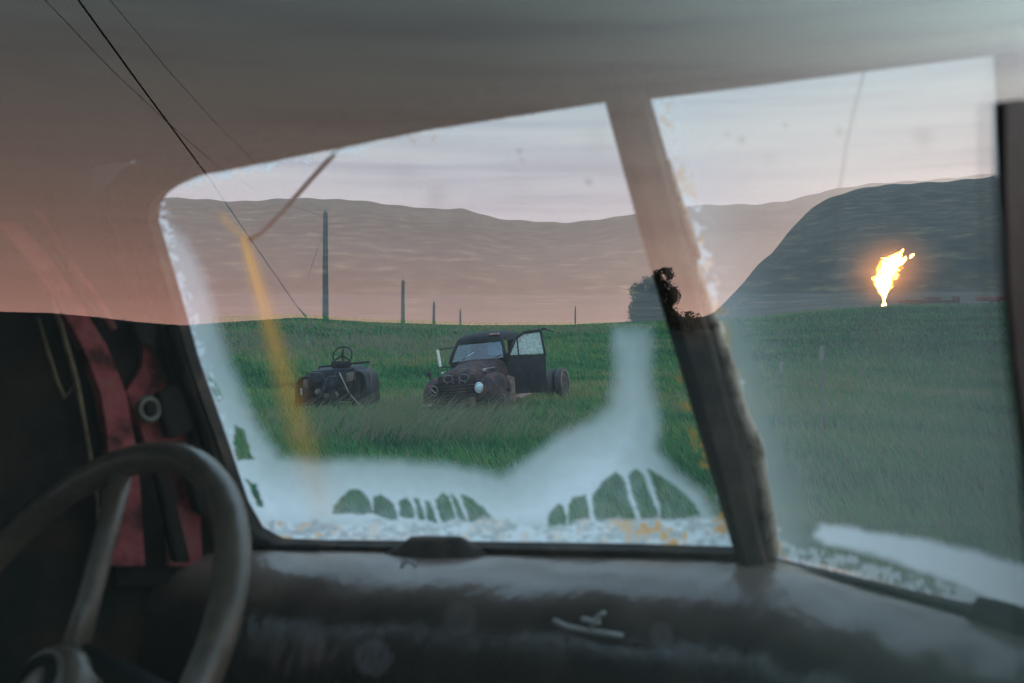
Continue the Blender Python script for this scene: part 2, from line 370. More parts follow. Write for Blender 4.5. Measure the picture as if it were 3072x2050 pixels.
milkL = sc_([(365, 480), (440, 540), (470, 600), (505, 700), (545, 830), (598, 960), (650, 1035), (740, 1042), (830, 1040), (950, 1050), (1050, 1055), (1150, 1080), (1200, 1048), (1270, 992), (1350, 952), (1385, 925), (1395, 850), (1390, 780), (1400, 735), (1510, 735), (1512, 800), (1510, 860), (1515, 910), (1528, 960), (1525, 1030), (1560, 1070), (1612, 1110), (1640, 1150), (1705, 1235), (1710, 1290), (500, 1290), (300, 700), (300, 480)])
k3 = 1 / 2.293
B1 = dict(k=k3, ox=1024, oy=1366)
bubbles = [sc_(p, **B1) for p in (
    [(-60, 400), (-50, 350), (0, 290), (50, 245), (110, 235), (165, 270), (200, 330), (212, 395), (120, 402)],
    [(222, 402), (222, 290), (270, 265), (330, 310), (375, 370), (390, 440), (330, 442)],
    [(400, 420), (402, 320), (450, 290), (490, 350), (510, 440)],
    [(503, 300), (530, 300), (570, 400), (575, 450), (530, 445)],
    [(574, 310), (610, 320), (640, 400), (652, 460), (595, 452)],
    [(645, 310), (700, 260), (742, 290), (786, 440), (786, 465), (690, 460)],
    [(754, 262), (800, 310), (865, 460), (812, 462)],
    [(818, 265), (900, 300), (960, 350), (1068, 458), (1000, 462), (885, 460)],
    [(1455, 380), (1490, 335), (1530, 360), (1548, 430), (1546, 500), (1430, 500), (1418, 440)],
    [(1562, 350), (1590, 290), (1680, 275), (1704, 400), (1708, 485), (1566, 500)],
    [(1732, 270), (1800, 180), (1890, 115), (1940, 160), (1966, 250), (2026, 440), (1990, 485), (1762, 485), (1737, 380)],
    [(1972, 140), (2030, 90), (2070, 130), (2105, 230), (2172, 390), (2172, 440), (2064, 440), (2006, 280)],
    [(2106, 95), (2180, 130), (2300, 215), (2400, 300), (2475, 430), (2350, 445), (2200, 440), (2190, 330)])]
clear_spots = [sc_(p) for p in (
    [(1535, 965), (1562, 968), (1600, 998), (1628, 1050), (1618, 1082), (1575, 1078), (1535, 1035)],
    [(470, 850), (500, 880), (515, 915), (500, 925), (480, 890)],
    [(538, 975), (562, 985), (585, 1055), (545, 1062), (532, 1020)],
    [(558, 1095), (590, 1110), (610, 1170), (590, 1165)])]
def stain_left(Q):
    n1 = fbm(Q, 60, 1); n2 = fbm(Q, 22, 5); n3 = fbm(Q * np.array([.7, 1.2]), 15, 9)
    jag = poly_sd(Q, [(455, 590), (520, 545), (600, 520), (840, 470), (1845, 290), (2225, 1650), (830, 1625), (740, 1570), (470, 640)])
    sd = poly_sd(Q, milkL) + (n1 - .5) * 18
    softw = np.interp(Q[:, 1], [600, 1100, 1300, 1500], [110, 150, 190, 200]) + np.interp(Q[:, 0], [1800, 1900], [0, 20])
    milk = (.55 * sstep((sd + 14) / 62) + .45 * sstep((sd + 5) / softw)) * (.62 + .34 * sstep((Q[:, 1] - 900) / 650))
    milk *= .90 + .14 * n2
    for b in bubbles:
        s = sstep((poly_sd(Q, b) + 5 + (n3 - .5) * 9) / 7); milk *= 1 - s * (.93 - .25 * n2)
    for b in clear_spots:
        s = sstep((poly_sd(Q, b) + (n3 - .5) * 10) / 8); milk *= 1 - s * .95
    # crazed strip along the lower edge and the left and right edges
    bot = sstep((Q[:, 1] - 1555 - (n1 - .5) * 60) / 18); rag = sstep((n3 - .46) / .1)
    milk = milk * (1 - bot) + bot * (.66 + .24 * rag)
    eL = sstep((34 - (jag + (n2 - .5) * 60)) / 16) * sstep((1150 - Q[:, 0]) / 100)
    milk = np.maximum(milk, eL * (.25 + .6 * rag))
    dr, _ = line_d(Q, (1860, 300), (2235, 1650)); eR = sstep((40 - dr + (n2 - .5) * 60) / 20)
    milk = np.maximum(milk, eR * np.interp(Q[:, 1], [300, 900, 1100, 1640], [.10, .10, .16, .3]) * (.4 + .9 * rag))
    top = sstep((16 - jag + (n2 - .5) * 26) / 12) * (Q[:, 1] < 560)
    milk = np.maximum(milk, top * .55 * rag)
    milk = np.maximum(milk, .01 + .025 * n1)
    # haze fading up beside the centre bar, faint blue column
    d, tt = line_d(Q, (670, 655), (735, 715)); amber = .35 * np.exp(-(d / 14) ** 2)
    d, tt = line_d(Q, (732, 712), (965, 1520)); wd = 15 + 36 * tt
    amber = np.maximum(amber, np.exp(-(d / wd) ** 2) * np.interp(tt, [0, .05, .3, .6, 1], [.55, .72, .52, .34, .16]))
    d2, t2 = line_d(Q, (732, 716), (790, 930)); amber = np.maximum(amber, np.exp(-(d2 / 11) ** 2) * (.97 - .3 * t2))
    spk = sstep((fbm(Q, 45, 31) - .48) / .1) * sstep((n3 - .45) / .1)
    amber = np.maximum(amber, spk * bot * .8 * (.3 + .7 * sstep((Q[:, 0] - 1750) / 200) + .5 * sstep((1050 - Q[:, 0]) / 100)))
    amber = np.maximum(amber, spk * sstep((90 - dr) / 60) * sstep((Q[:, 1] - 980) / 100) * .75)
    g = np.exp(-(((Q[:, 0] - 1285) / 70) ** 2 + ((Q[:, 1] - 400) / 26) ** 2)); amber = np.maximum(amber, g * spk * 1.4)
    dirt = np.zeros(len(Q))
    for (x, y, r, a) in ((1310, 590, 34, .20), (1210, 520, 45, .08), (1558, 452, 9, .3), (1565, 480, 7, .25), (1766, 546, 10, .35), (1790, 420, 46, .10), (1560, 560, 60, .06), (1650, 700, 60, .06)):
        dirt = np.maximum(dirt, a * np.exp(-(((Q[:, 0] - x) ** 2 + (Q[:, 1] - y) ** 2) / r ** 2)))
    dirt = np.maximum(dirt, bot * sstep((.40 - n3) / .12) * .25)
    return dict(milk=milk, amber=amber, dirt=dirt, dust=.005 + .015 * n1)
milkR = sc_([(1870, 1228), (1885, 1207), (1930, 1210), (2000, 1224), (2100, 1238), (2250, 1272), (2400, 1318), (2400, 1430), (2300, 1382), (2200, 1340), (2100, 1305), (2020, 1275), (1950, 1255), (1900, 1248)])
def stain_right(Q):
    n1 = fbm(Q, 90, 41); n2 = fbm(Q, 30, 45); n3 = fbm(Q, 24, 49)
    sd = poly_sd(Q, milkR) + (n2 - .5) * 16
    milk = sstep((sd + 26) / 40) * .96
    base = .03 + .08 * sstep((Q[:, 1] - 800) / 800) + .04 * n1
    dl, _ = line_d(Q, (1990, 290), (2335, 1675)); rag = sstep((n3 - .45) / .12)
    base = base + .22 * np.exp(-(dl / 120) ** 2)
    eL = sstep((30 - dl + (n2 - .5) * 60) / 20); base = np.maximum(base, eL * (.25 + .5 * rag))
    db, _ = line_d(Q, (2340, 1680), (3150, 1880)); eB = sstep((64 - db + (n2 - .5) * 40) / 12); base = np.maximum(base, eB * (.22 + .35 * rag))
    dr, _ = line_d(Q, (2988, 170), (2996, 520)); base = np.maximum(base, .7 * np.exp(-(dr / 14) ** 2))
    milk = np.maximum(milk, base)
    dirt = np.zeros(len(Q))
    for (x, y, r, a) in ((2772, 412, 30, .30), (2225, 420, 10, .35), (2180, 402, 8, .2), (2520, 396, 12, .3), (2356, 376, 8, .25), (2310, 480, 20, .08), (2640, 1010, 55, .25)):
        dirt = np.maximum(dirt, a * np.exp(-(((Q[:, 0] - x) ** 2 + (Q[:, 1] - y) ** 2) / r ** 2)))
    pts = [(2597, 200), (2565, 320), (2540, 430), (2516, 585), (2500, 800)]
    for a, b in zip(pts[:-1], pts[1:]):
        d, _ = line_d(Q, a, b); dirt = np.maximum(dirt, .45 * np.exp(-(d / 5) ** 2))
    amber = sstep((fbm(Q, 40, 61) - .56) / .08) * eL * .4
    return dict(milk=milk, amber=amber, dirt=dirt, dust=.03 + .12 * n1 * sstep((Q[:, 1] - 800) / 500))
paneL = glass_pane('windshield_pane', [(380, 440), (1900, 255), (2290, 1675), (740, 1670)], HL, 430, 400, stain_left, m_pane); paneL['label'] = 'milky delaminated left windshield pane with an amber streak'
paneR = glass_pane('windshield_pane', [(1880, 270), (3040, 135), (3190, 1920), (2290, 1690)], HR, 330, 400, stain_right, m_pane); paneR['label'] = 'hazy right windshield pane with a white band at its foot'

# metal surround of the left pane (ring with rounded corners)
def ring(name, inner, outer, H, mat, thick, off):
    n = len(inner); vs = []
    for (pl, o) in ((inner, off), (outer, off), (outer, off - thick), (inner, off - thick)): vs += [H(x, y, o) for x, y in pl]
    fs = []
    for k in range(n):
        k2 = (k + 1) % n
        for a in range(4):
            b = (a + 1) % 4; fs.append((a * n + k, a * n + k2, b * n + k2, b * n + k))
    o = mobj(name, vs, fs, mat); return cabpart(o)
innL = [(478, 660), (482, 610), (500, 582), (535, 555), (600, 528), (760, 495), (1000, 448), (1300, 390), (1550, 347), (1842, 302), (2010, 860), (2225, 1640), (1900, 1634), (1400, 1624), (960, 1618), (850, 1612), (790, 1580), (745, 1500), (680, 1320), (600, 1080), (530, 850)]
rr = random.Random(3)
innL = [(x + rr.uniform(-3, 3), y + rr.uniform(-3, 3)) for x, y in innL]
cxL, cyL = 1250, 1000
outL = [(340, 640), (345, 560), (400, 500), (480, 460), (590, 420), (750, 390), (990, 345), (1290, 290), (1540, 250), (1880, 190), (2060, 850), (2290, 1700), (1900, 1700), (1400, 1690), (950, 1690), (780, 1690), (660, 1650), (590, 1560), (530, 1330), (450, 1090), (385, 850)]
ring('windshield_frame', innL, outL, HL, m_frame, .02, .018)
innR = [(1950, 297), (2300, 254), (2650, 208), (2997, 164), (3010, 500), (3050, 1000), (3130, 1862), (2700, 1762), (2330, 1676), (2146, 980)]
outR = [(1900, 205), (2300, 180), (2650, 130), (3090, 60), (3130, 500), (3170, 1000), (3280, 1990), (2700, 1850), (2300, 1730), (2080, 980)]
fr = ring('windshield_frame', innR, outR, HR, m_frame, .02, .018)
# rubber strip and its chips at the foot of the right pane
gk = [(2330, 1676), (2450, 1702), (2560, 1722), (2660, 1746), (2800, 1782), (2900, 1808), (3000, 1836), (3150, 1878)]
cabpart(tube('gasket', [HR(x, y, .022) for x, y in gk], [.005, .006, .0055, .007, .006, .0065, .006, .006], m_rubber, n=7))
gk2 = [(560, 960), (620, 1150), (690, 1350), (760, 1530), (800, 1590), (870, 1622), (1000, 1626)]
cabpart(tube('gasket', [HL(x - 14, y + 4, .022) for x, y in gk2], .008, m_rubber, n=7))
# dark grooves of the left pillar
for k, (dx, rad) in enumerate(((-38, .007), (-74, .010), (-112, .008))):
    cabpart(tube('pillar_groove', [HL(x + dx, y, .024 + .004 * k) for x, y in ((470, 690), (520, 850), (590, 1080), (670, 1320), (735, 1500), (775, 1600))], rad, m_rubber if k != 1 else m_frame, n=8))

# centre bar with its flaking right edge
bar_l = [(1812, 195), (1835, 270), (1890, 480), (1978, 800), (2090, 1180), (2232, 1662), (2250, 1740)]
bar_r = [(1915, 185), (1934, 262), (1990, 480), (2078, 800), (2185, 1180), (2305, 1690), (2322, 1770)]
secs = []
for (a, b) in zip(bar_l, bar_r):
    l = HL(*a, .012); dpt = l.y; r_ = P(*b, dpt - .004); mid = (l + r_) / 2
    out = Vector((-.42, -.82, -.2)).normalized() * .022
    secs.append([l, l + out * .7, mid + out * 1.25, r_ + out * .7, r_, mid - out])
cbar = cabpart(loft('center_bar', secs, m_frame, closed=True, cap=True, smooth=False))
fl = [(2098, 800), (2132, 905), (2168, 1010), (2206, 1120), (2236, 1230), (2280, 1340), (2300, 1450), (2316, 1560), (2330, 1668)]
fpts = [P(x - 14 + rr.uniform(-5, 5), y, HL(x - 120, y).y - .005) for x, y in fl]
cabpart(tube('flaking_trim', fpts, [.004, .006, .0055, .008, .007, .0085, .007, .008, .007], m_flake, n=7))
fl2 = [(1972, 480), (2008, 610), (2038, 700), (2066, 780)]
cabpart(tube('flaking_trim', [P(x + rr.uniform(-4, 4) + 26, y, HL(x - 60, y).y) for x, y in fl2], [.003, .005, .006, .004], m_flake, n=6))

# windscreen wiper arm, outside the glass
arm = [HL(985, 440, -.03), HL(900, 545, -.022), HL(820, 640, -.02), HL(765, 705, -.012), HL(738, 722, -.006)]
cabpart(tube('wiper_arm', arm, [.0035, .003, .003, .0028, .004], material('wiper_brown', (.13, .08, .065), None, rough=.6), n=7))

# roof: header line runs above both panes, sheet runs back over the seat
B = -TFW
hd = [HL(-900, 800, .0), HL(-300, 690), HL(200, 520), HL(480, 478), HL(760, 434), HL(1100, 372), HL(1500, 300), HL(1860, 236), P(2000, 222, .985), HR(2300, 188), HR(2650, 140), HR(3000, 92), HR(3250, 60)]
hd[0].z = hd[3].z - .02; hd[1].z = hd[3].z - .01; hd[2].z = hd[3].z - .004
secs = []
for v in (0, .02, .06, .12, .2, .3, .45, .6, .8, 1.0):
    rise = .10 * (1 - (1 - v) ** 3) + (.006 if 0 < v < .04 else 0)
    secs.append([h + B * v + Vector((0, 0, rise)) - Vector((0, .012 if v == 0 else 0, 0)) for h in hd])
roof = cabpart(loft('headliner', secs, m_head, solid=.006))
cabpart(loft('roof_skin', [[p + Vector((0, 0, .03)) for p in s] for s in secs], m_frame))
hl2 = [HL(560, 540, .02), HL(760, 492, .02), HL(1000, 444, .02), HL(1300, 386, .02), HL(1550, 342, .02), HL(1840, 296, .02)]
cabpart(tube('header_bead', [p + Vector((0, -.004, .012)) for p in hl2], .008, m_head, n=8))
hl3 = [HR(1995, 282, .02), HR(2300, 244, .02), HR(2650, 198, .02), HR(2997, 154, .02)]
cabpart(tube('header_bead', [p + Vector((0, -.004, .010)) for p in hl3], .008, m_head, n=8))

# left side of the cab: door pillar and closed door
n_side = (Lw[3] - Lw[0]).cross(TFW).normalized(); n_side = n_side if n_side.x > 0 else -n_side; o_side = HL(430, 900, -.02)
def HS(px, py, off=0): return hit(px, py, o_side, n_side) + n_side * off
wall = [HS(470, 300), HS(560, 2300), HS(-500, 2500), HS(-500, 200)]
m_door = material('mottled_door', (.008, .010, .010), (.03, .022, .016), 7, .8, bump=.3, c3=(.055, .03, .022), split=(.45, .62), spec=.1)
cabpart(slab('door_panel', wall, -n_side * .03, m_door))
cabpart(slab('pillar_panel', [HS(440, 460, .006), HS(620, 1400, .006), HS(640, 1760, .006), HS(330, 1760, .006), HS(300, 1300, .006), HS(120, 460, .006)], n_side * .01, m_black))
band = [(-60, 690), (40, 800), (130, 930), (205, 1060), (255, 1190), (275, 1320), (275, 1480), (270, 1700), (385, 1700), (372, 1480), (355, 1330), (330, 1190), (272, 1050), (190, 920), (100, 790), (10, 690)]
cabpart(slab('door_jamb', [HS(x, y, .02) for x, y in band], n_side * .015, m_red))
cabpart(slab('door_jamb', [HS(x, y, .018) for x, y in [(398, 985), (425, 990), (448, 1090), (478, 1165), (520, 1330), (560, 1370), (570, 1700), (470, 1700), (470, 1440), (400, 1330), (345, 1180), (390, 1110)]], n_side * .008, m_red))
cabpart(tube('pillar_seam', [HS(x, y, .03) for x, y in [(60, 640), (150, 780), (240, 900), (300, 1000)]], .005, m_red, n=7))
cabpart(tube('pillar_seam', [HS(x, y, .03) for x, y in [(415, 640), (440, 780), (480, 930), (520, 1050)]], .007, m_red, n=7))
cabpart(slab('hinge_plate', [HS(x, y, .034) for x, y in [(410, 1192), (480, 1160), (500, 1175), (525, 1280), (515, 1305), (455, 1325), (440, 1318)]], n_side * .012, m_black, bev=.002))
cabpart(slab('hinge_plate', [HS(x, y, .034) for x, y in [(492, 1420), (560, 1420), (610, 1490), (610, 1530), (545, 1552), (525, 1530)]], n_side * .012, m_black, bev=.002))
cabpart(slab('hinge_plate', [HS(x, y, .036) for x, y in [(330, 985), (385, 955), (415, 1000), (400, 1060), (360, 1050)]], n_side * .010, m_rubber, bev=.002))
cabpart(slab('door_stay', [HS(x, y, .036) for x, y in [(400, 1420), (440, 1420), (505, 1690), (460, 1690)]], n_side * .012, m_black, bev=.002))
bc = HS(390, 1240, .04); cabpart(torus('bolt', bc, n_side, .013, .0045, m_brass, seg=20, ts=8)); cabpart(lathe('bolt', bc, n_side, [(.010, -.01), (.010, .002), (.006, .006), (0, .006)], m_black, seg=16))
cabpart(tube('cord', [HS(x, y, .06) for x, y in [(75, 930), (100, 1000), (128, 1100), (148, 1175), (165, 1260), (185, 1370), (205, 1500), (212, 1640)]], [.002, .0025, .003, .0035, .0022, .002, .002, .002], m_cord, n=6))
cabpart(tube('cord', [HS(x, y, .055) for x, y in [(40, 980), (70, 1080), (95, 1160), (118, 1212), (140, 1180)]], .0018, m_cord, n=6))

# dashboard: rolled steel lip following both panes
def dash(name, a, b, nrm, ext0, ext1, nseg):
    d = (b - a); prof = [(-.05, -.004), (.0, .0), (.02, .003), (.045, .003), (.07, -.003), (.095, -.016), (.117, -.038), (.133, -.068), (.143, -.105), (.148, -.15), (.146, -.22), (.13, -.34), (.10, -.5)]
    secs = []
    for i in range(nseg + 1):
        t = ext0 + (ext1 - ext0) * i / nseg; base = a + d * t
        secs.append([base + nrm * q + Vector((0, 0, z + .0022 * math.sin(t * 23 + q * 40) * (q > .03))) for q, z in prof])
    return secs
a0 = HL(825, 1634, .012); c0 = P(2290, 1676, 1.046); r0 = HR(3130, 1880, .012)
nL = Vector((-(c0 - a0).y, (c0 - a0).x, 0)).normalized(); nL = nL if nL.y < 0 else -nL
nR = Vector((-(r0 - c0).y, (r0 - c0).x, 0)).normalized(); nR = nR if nR.y < 0 else -nR
nM = (nL + nR).normalized()
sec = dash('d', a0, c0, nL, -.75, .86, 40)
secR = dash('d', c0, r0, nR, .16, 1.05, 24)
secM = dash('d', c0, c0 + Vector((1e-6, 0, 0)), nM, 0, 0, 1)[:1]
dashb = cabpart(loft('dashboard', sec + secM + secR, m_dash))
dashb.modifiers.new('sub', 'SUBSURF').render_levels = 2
# defroster outlets, screws and litter on the dash
def hump(name, px0, px1, H, ytop, nrm, mat, base):
    pts = []
    for t in np.linspace(0, 1, 9):
        w = min(1, t / .28, (1 - t) / .28); w = w * w * (3 - 2 * w)
        pts.append((px0 + (px1 - px0) * t, w))
    secs = []
    for x, w in pts:
        b0 = base(x); h = (ytop * w + .002)
        secs.append([b0 + nrm * q + Vector((0, 0, z * h)) for q, z in ((-.005, -.3), (-.004, .85), (.006, 1), (.014, .8), (.024, -.5))])
    return cabpart(loft(name, secs, mat, cap=True))
hump('defroster_vent', 1195, 1485, HL, .020, nL, m_frame, lambda x: HL(x, 1634 + (x - 1200) * .012, .022))
hump('defroster_vent', 2880, 3200, HR, .040, nR, m_rubber, lambda x: HR(x, 1856 + (x - 2900) * .26, .030))
for x, y in ((2014, 1652), (2136, 1672)):
    c = HL(x, y, .04); cabpart(lathe('screw', c - Vector((0, 0, .006)), (0, -.3, 1), [(.0095, -.004), (.010, .003), (.008, .007), (.003, .009)], m_rubber, seg=14))
def onto_dash(px, py, q):    # a point on the dash face
    r = ray(px, py); p0 = c0 + nL * q; return CAM + r * ((p0 - CAM).dot(nL) / r.dot(nL))
tw = empty('twig', onto_dash(1760, 1880, .155)); tag(tw, 'small pale forked twig lying on the dashboard', 'twig')
tl = tw.location.copy()
for pts, rad in (([(1660, 1862), (1700, 1880), (1760, 1892), (1820, 1900), (1868, 1908)], .0028), ([(1770, 1888), (1785, 1862), (1800, 1845), (1815, 1838)], .0022), ([(1745, 1858), (1780, 1866), (1800, 1868)], .003)):
    tube('branch', [onto_dash(x, y, .157) - tl for x, y in pts], rad, m_twig, tw, n=6)
wc = empty('metal_clip', onto_dash(1225, 1695, .125)); tag(wc, 'tiny curved metal clip on the dashboard left of the vent', 'clip'); wl = wc.location.copy()
tube('hoop', [onto_dash(x, y, .128) - wl for x, y in ((1205, 1704), (1210, 1690), (1226, 1683), (1242, 1690), (1246, 1704))], .002, m_twig, wc, n=6)

# steering wheel
wn = Vector((-math.sin(R(38)) * math.cos(R(36.4)), -math.cos(R(38)) * math.cos(R(36.4)), math.sin(R(36.4))))
hub = P(157, 1969, .925); WR = .2125
sw = empty('steering_wheel', hub); sw.parent = cab; sw.matrix_parent_inverse = Matrix.Translation(-cabM)
torus('rim', (0, 0, 0), wn, WR, .0162, m_wheel, sw, seg=96, ts=16)
e1 = wn.cross(Vector((0, 0, 1))).normalized(); e2 = wn.cross(e1)
def rimpt(a, rr=WR): return (e1 * math.cos(a) + e2 * math.sin(a)) * rr
best = min((abs((project(np.array([hub + rimpt(a)]))[0] - np.array([372, 1445]))).sum(), a) for a in np.linspace(0, 2 * math.pi, 360))[1]
hubo = -wn * .024 + Vector((-.014, 0, -.034))
for k in range(3):
    a = best + k * 2 * math.pi / 3
    tube('spoke', [hubo + rimpt(a, .03), rimpt(a, .09) + hubo * .75, rimpt(a, .15) + hubo * .4, rimpt(a, WR)], [.015, .0125, .0115, .013], m_wheel, sw, n=12)
lathe('hub', hubo, wn, [(.03, -.03), (.046, -.01), (.05, .01), (.046, .026), (.034, .034), (.034, .031), (.0, .031)], m_wheel, sw, seg=36)
torus('horn_ring', hubo + wn * .033, wn, .026, .005, m_black, sw, seg=30, ts=8)
tube('column', [-wn * .03, -wn * .5], .024, m_black, sw, n=16)

# hidden sides that keep the cab dark: rear wall, floor, firewall
def PL(x, y, z): return Vector((x, y, z))
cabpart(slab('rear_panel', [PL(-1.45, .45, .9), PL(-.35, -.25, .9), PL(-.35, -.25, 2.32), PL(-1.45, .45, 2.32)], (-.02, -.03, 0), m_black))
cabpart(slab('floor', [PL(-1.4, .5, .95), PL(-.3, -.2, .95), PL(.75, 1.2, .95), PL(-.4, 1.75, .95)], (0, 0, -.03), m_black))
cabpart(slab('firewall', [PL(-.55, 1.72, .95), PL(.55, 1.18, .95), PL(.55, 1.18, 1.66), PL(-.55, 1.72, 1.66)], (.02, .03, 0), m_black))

# passenger door window that the photograph is taken through
m_win = glass('window_glass', .038, (.97, .985, .98), 0.0)
pc = CAM + TL * PD
def PW(s, z, off=0): return CAM + TL * (PD + off) + TFW * s + Vector((0, 0, z))
wo = cabpart(slab('side_window', [PW(-.32, -.42), PW(.80, -.42), PW(.80, .40), PW(-.32, .40)], TL * .004, m_win))
wo['label'] = 'passenger side window glass reflecting the sunset sky'
n_ch = TL; o_ch = CAM + TL * (PD - .0005)
def HW(px, py): return hit(px, py, o_ch, n_ch)
ch = [(3001, 306), (3040, 300), (3120, 304), (3200, 330), (3260, 2300), (3120, 2300), (3092, 1700), (3068, 1370), (3034, 1100), (3012, 850), (3003, 560)]
cabpart(slab('window_channel', [HW(x, y) for x, y in ch], -TL * .0025, m_black, bev=.0005))
cabpart(slab('door_skin', [PW(-.5, -1.05), PW(.95, -1.05), PW(.95, -.43), PW(-.5, -.43)], TL * .03, m_red))
cabpart(slab('window_header', [PW(-.5, .41), PW(.95, .41), PW(.95, .46), PW(-.5, .46)], TL * .03, m_frame))

# ------------------------------------------------------------------ wrecked truck in the meadow
m_rust = material('rusted_maroon', (.014, .014, .022), (.055, .030, .032), 5.5, .8, bump=.6, bscale=22, c3=(.13, .058, .038), split=(.40, .56), spec=.15)
m_rustd = material('rust_dark', (.006, .008, .014), (.018, .017, .022), 5, .75, bump=.4, bscale=24, c3=(.08, .04, .03), split=(.45, .62), spec=.2)
m_chrome = material('tarnished_chrome', (.55, .58, .6), (.25, .24, .23), 12, .3, metal=.85, split=(.5, .75))
m_tire = material('weathered_tire', (.02, .02, .022), (.05, .05, .05), 14, .9, bump=.4)
m_pink = material('faded_primer', (.40, .24, .22), (.26, .15, .13), 6, .7)
m_lens = material('lamp_lens', (.55, .70, .75), (.35, .5, .55), 22, .12)
m_hub = material('pale_rim', (.16, .12, .10), (.09, .06, .05), 12, .8)
m_carg = glass('car_glass', .09, (.40, .55, .70), .06)
m_dusty = bpy.data.materials.new('dusty_glass'); m_dusty.use_nodes = True
_t = m_dusty.node_tree; _t.nodes.remove(_t.nodes['Principled BSDF'])
_a = _t.nodes.new('ShaderNodeBsdfTransparent'); _b = _t.nodes.new('ShaderNodeBsdfTranslucent'); _b.inputs[0].default_value = (.8, .88, .88, 1)
_d = _t.nodes.new('ShaderNodeBsdfDiffuse'); _d.inputs[0].default_value = (.62, .72, .72, 1)
_x = _t.nodes.new('ShaderNodeMixShader'); _x.inputs[0].default_value = .6; _t.links.new(_b.outputs[0], _x.inputs[1]); _t.links.new(_d.outputs[0], _x.inputs[2])
_y = _t.nodes.new('ShaderNodeMixShader'); _n = _t.nodes.new('ShaderNodeTexNoise'); _n.inputs['Scale'].default_value = 7; _t.links.new(_n.outputs['Fac'], _y.inputs[0]); _t.links.new(_a.outputs[0], _y.inputs[1]); _t.links.new(_x.outputs[0], _y.inputs[2])
_t.links.new(_y.outputs[0], _t.nodes['Material Output'].inputs[0])

def arch(w, z0, z1, y, cx=0.0, p=.62, n=13):
    out = []
    for k in range(n):
        a = math.pi * k / (n - 1); c, s = math.cos(a), math.sin(a)
        out.append((cx + w * math.copysign(abs(c) ** p, c), y, z0 + (z1 - z0) * abs(s) ** p))
    return out
def wheel(name, c, axis, rad, wid, parent, rim_mat):
    ax = Vector(axis).normalized(); c = Vector(c)
    e = empty(name); e.parent = parent; e.location = c
    lathe('tire', (0, 0, 0), ax, [(rad * .62, -wid * .42), (rad * .86, -wid * .5), (rad * .97, -wid * .42), (rad, -wid * .2), (rad, wid * .2), (rad * .97, wid * .42), (rad * .86, wid * .5), (rad * .62, wid * .42)], m_tire, e, seg=32)
    lathe('wheel_rim', (0, 0, 0), ax, [(rad * .62, -wid * .40), (rad * .64, wid * .46), (rad * .58, wid * .46), (rad * .52, wid * .25), (rad * .3, wid * .2), (rad * .24, wid * .36), (0.001, wid * .36)], rim_mat, e, seg=24)
    return e
m_hub2 = material('dull_chrome', (.26, .27, .28), (.10, .09, .09), 25, .5, metal=.5)
Tm = Matrix.Translation((-.40, 22.2, -.08)) @ Matrix.Rotation(R(-19), 4, 'Z') @ Matrix.Rotation(R(-5.5), 4, 'Y') @ Matrix.Rotation(R(1), 4, 'X') @ Matrix.Diagonal((.83, 1, 1, 1))
tk = empty('wrecked_truck', M=Tm)
tag(tk, 'rusted dark maroon antique pickup with its driver door swung open in the grass', 'truck')
hw = [(-1.98, .40, .70, .98), (-1.92, .47, .68, 1.05), (-1.75, .50, .66, 1.11), (-1.4, .55, .66, 1.16), (-1.0, .62, .66, 1.20), (-.72, .70, .66, 1.23)]
hood = loft('hood', [arch(w, a, b, y) for y, w, a, b in hw], m_rust, tk, cap=True)
box('nose_panel', (-.50, -2.01, .84), (.50, -1.90, .99), m_rust, tk, .03)
for s in (-1, 1):
    torus('hood_scoop', (s * .21, -2.015, .925), (0, -1, .25), .072, .008, m_hub2, tk, seg=28, ts=8, ex=1.7)
    lathe('scoop_mouth', (s * .21, -2.005, .925), (0, -1, .25), [(.07, -.02), (.07, .004), (.001, .004)], m_rustd, tk, seg=20)
m_letter = m_hub2
for k, chx in enumerate('FORD'):
    cu = bpy.data.curves.new('hood_letter', 'FONT'); cu.body = chx; cu.size = .075; cu.extrude = .006; cu.align_x = 'CENTER'
    cu.materials.append(m_letter); _o = bpy.data.objects.new('tmp', cu); _m = bpy.data.meshes.new_from_object(_o); bpy.data.objects.remove(_o); _m.name = 'hood_letter'; o = link(bpy.data.objects.new('hood_letter', _m), tk); o.location = (-.24 + .16 * k, -2.03, .815); o.rotation_euler = (math.pi / 2, 0, 0)
box('grille_shell', (-.64, -1.99, .42), (.64, -1.80, .86), m_rustd, tk, .04)
for k in range(6):
    z = .455 + k * .062
    bm = bmesh.new(); tubebm(bm, [(-.60, -1.985, z), (-.35, -2.03, z), (0, -2.045, z), (.35, -2.03, z), (.60, -1.985, z)], .014, 8); bmobj('grille_bar', bm, m_rust, tk, True)
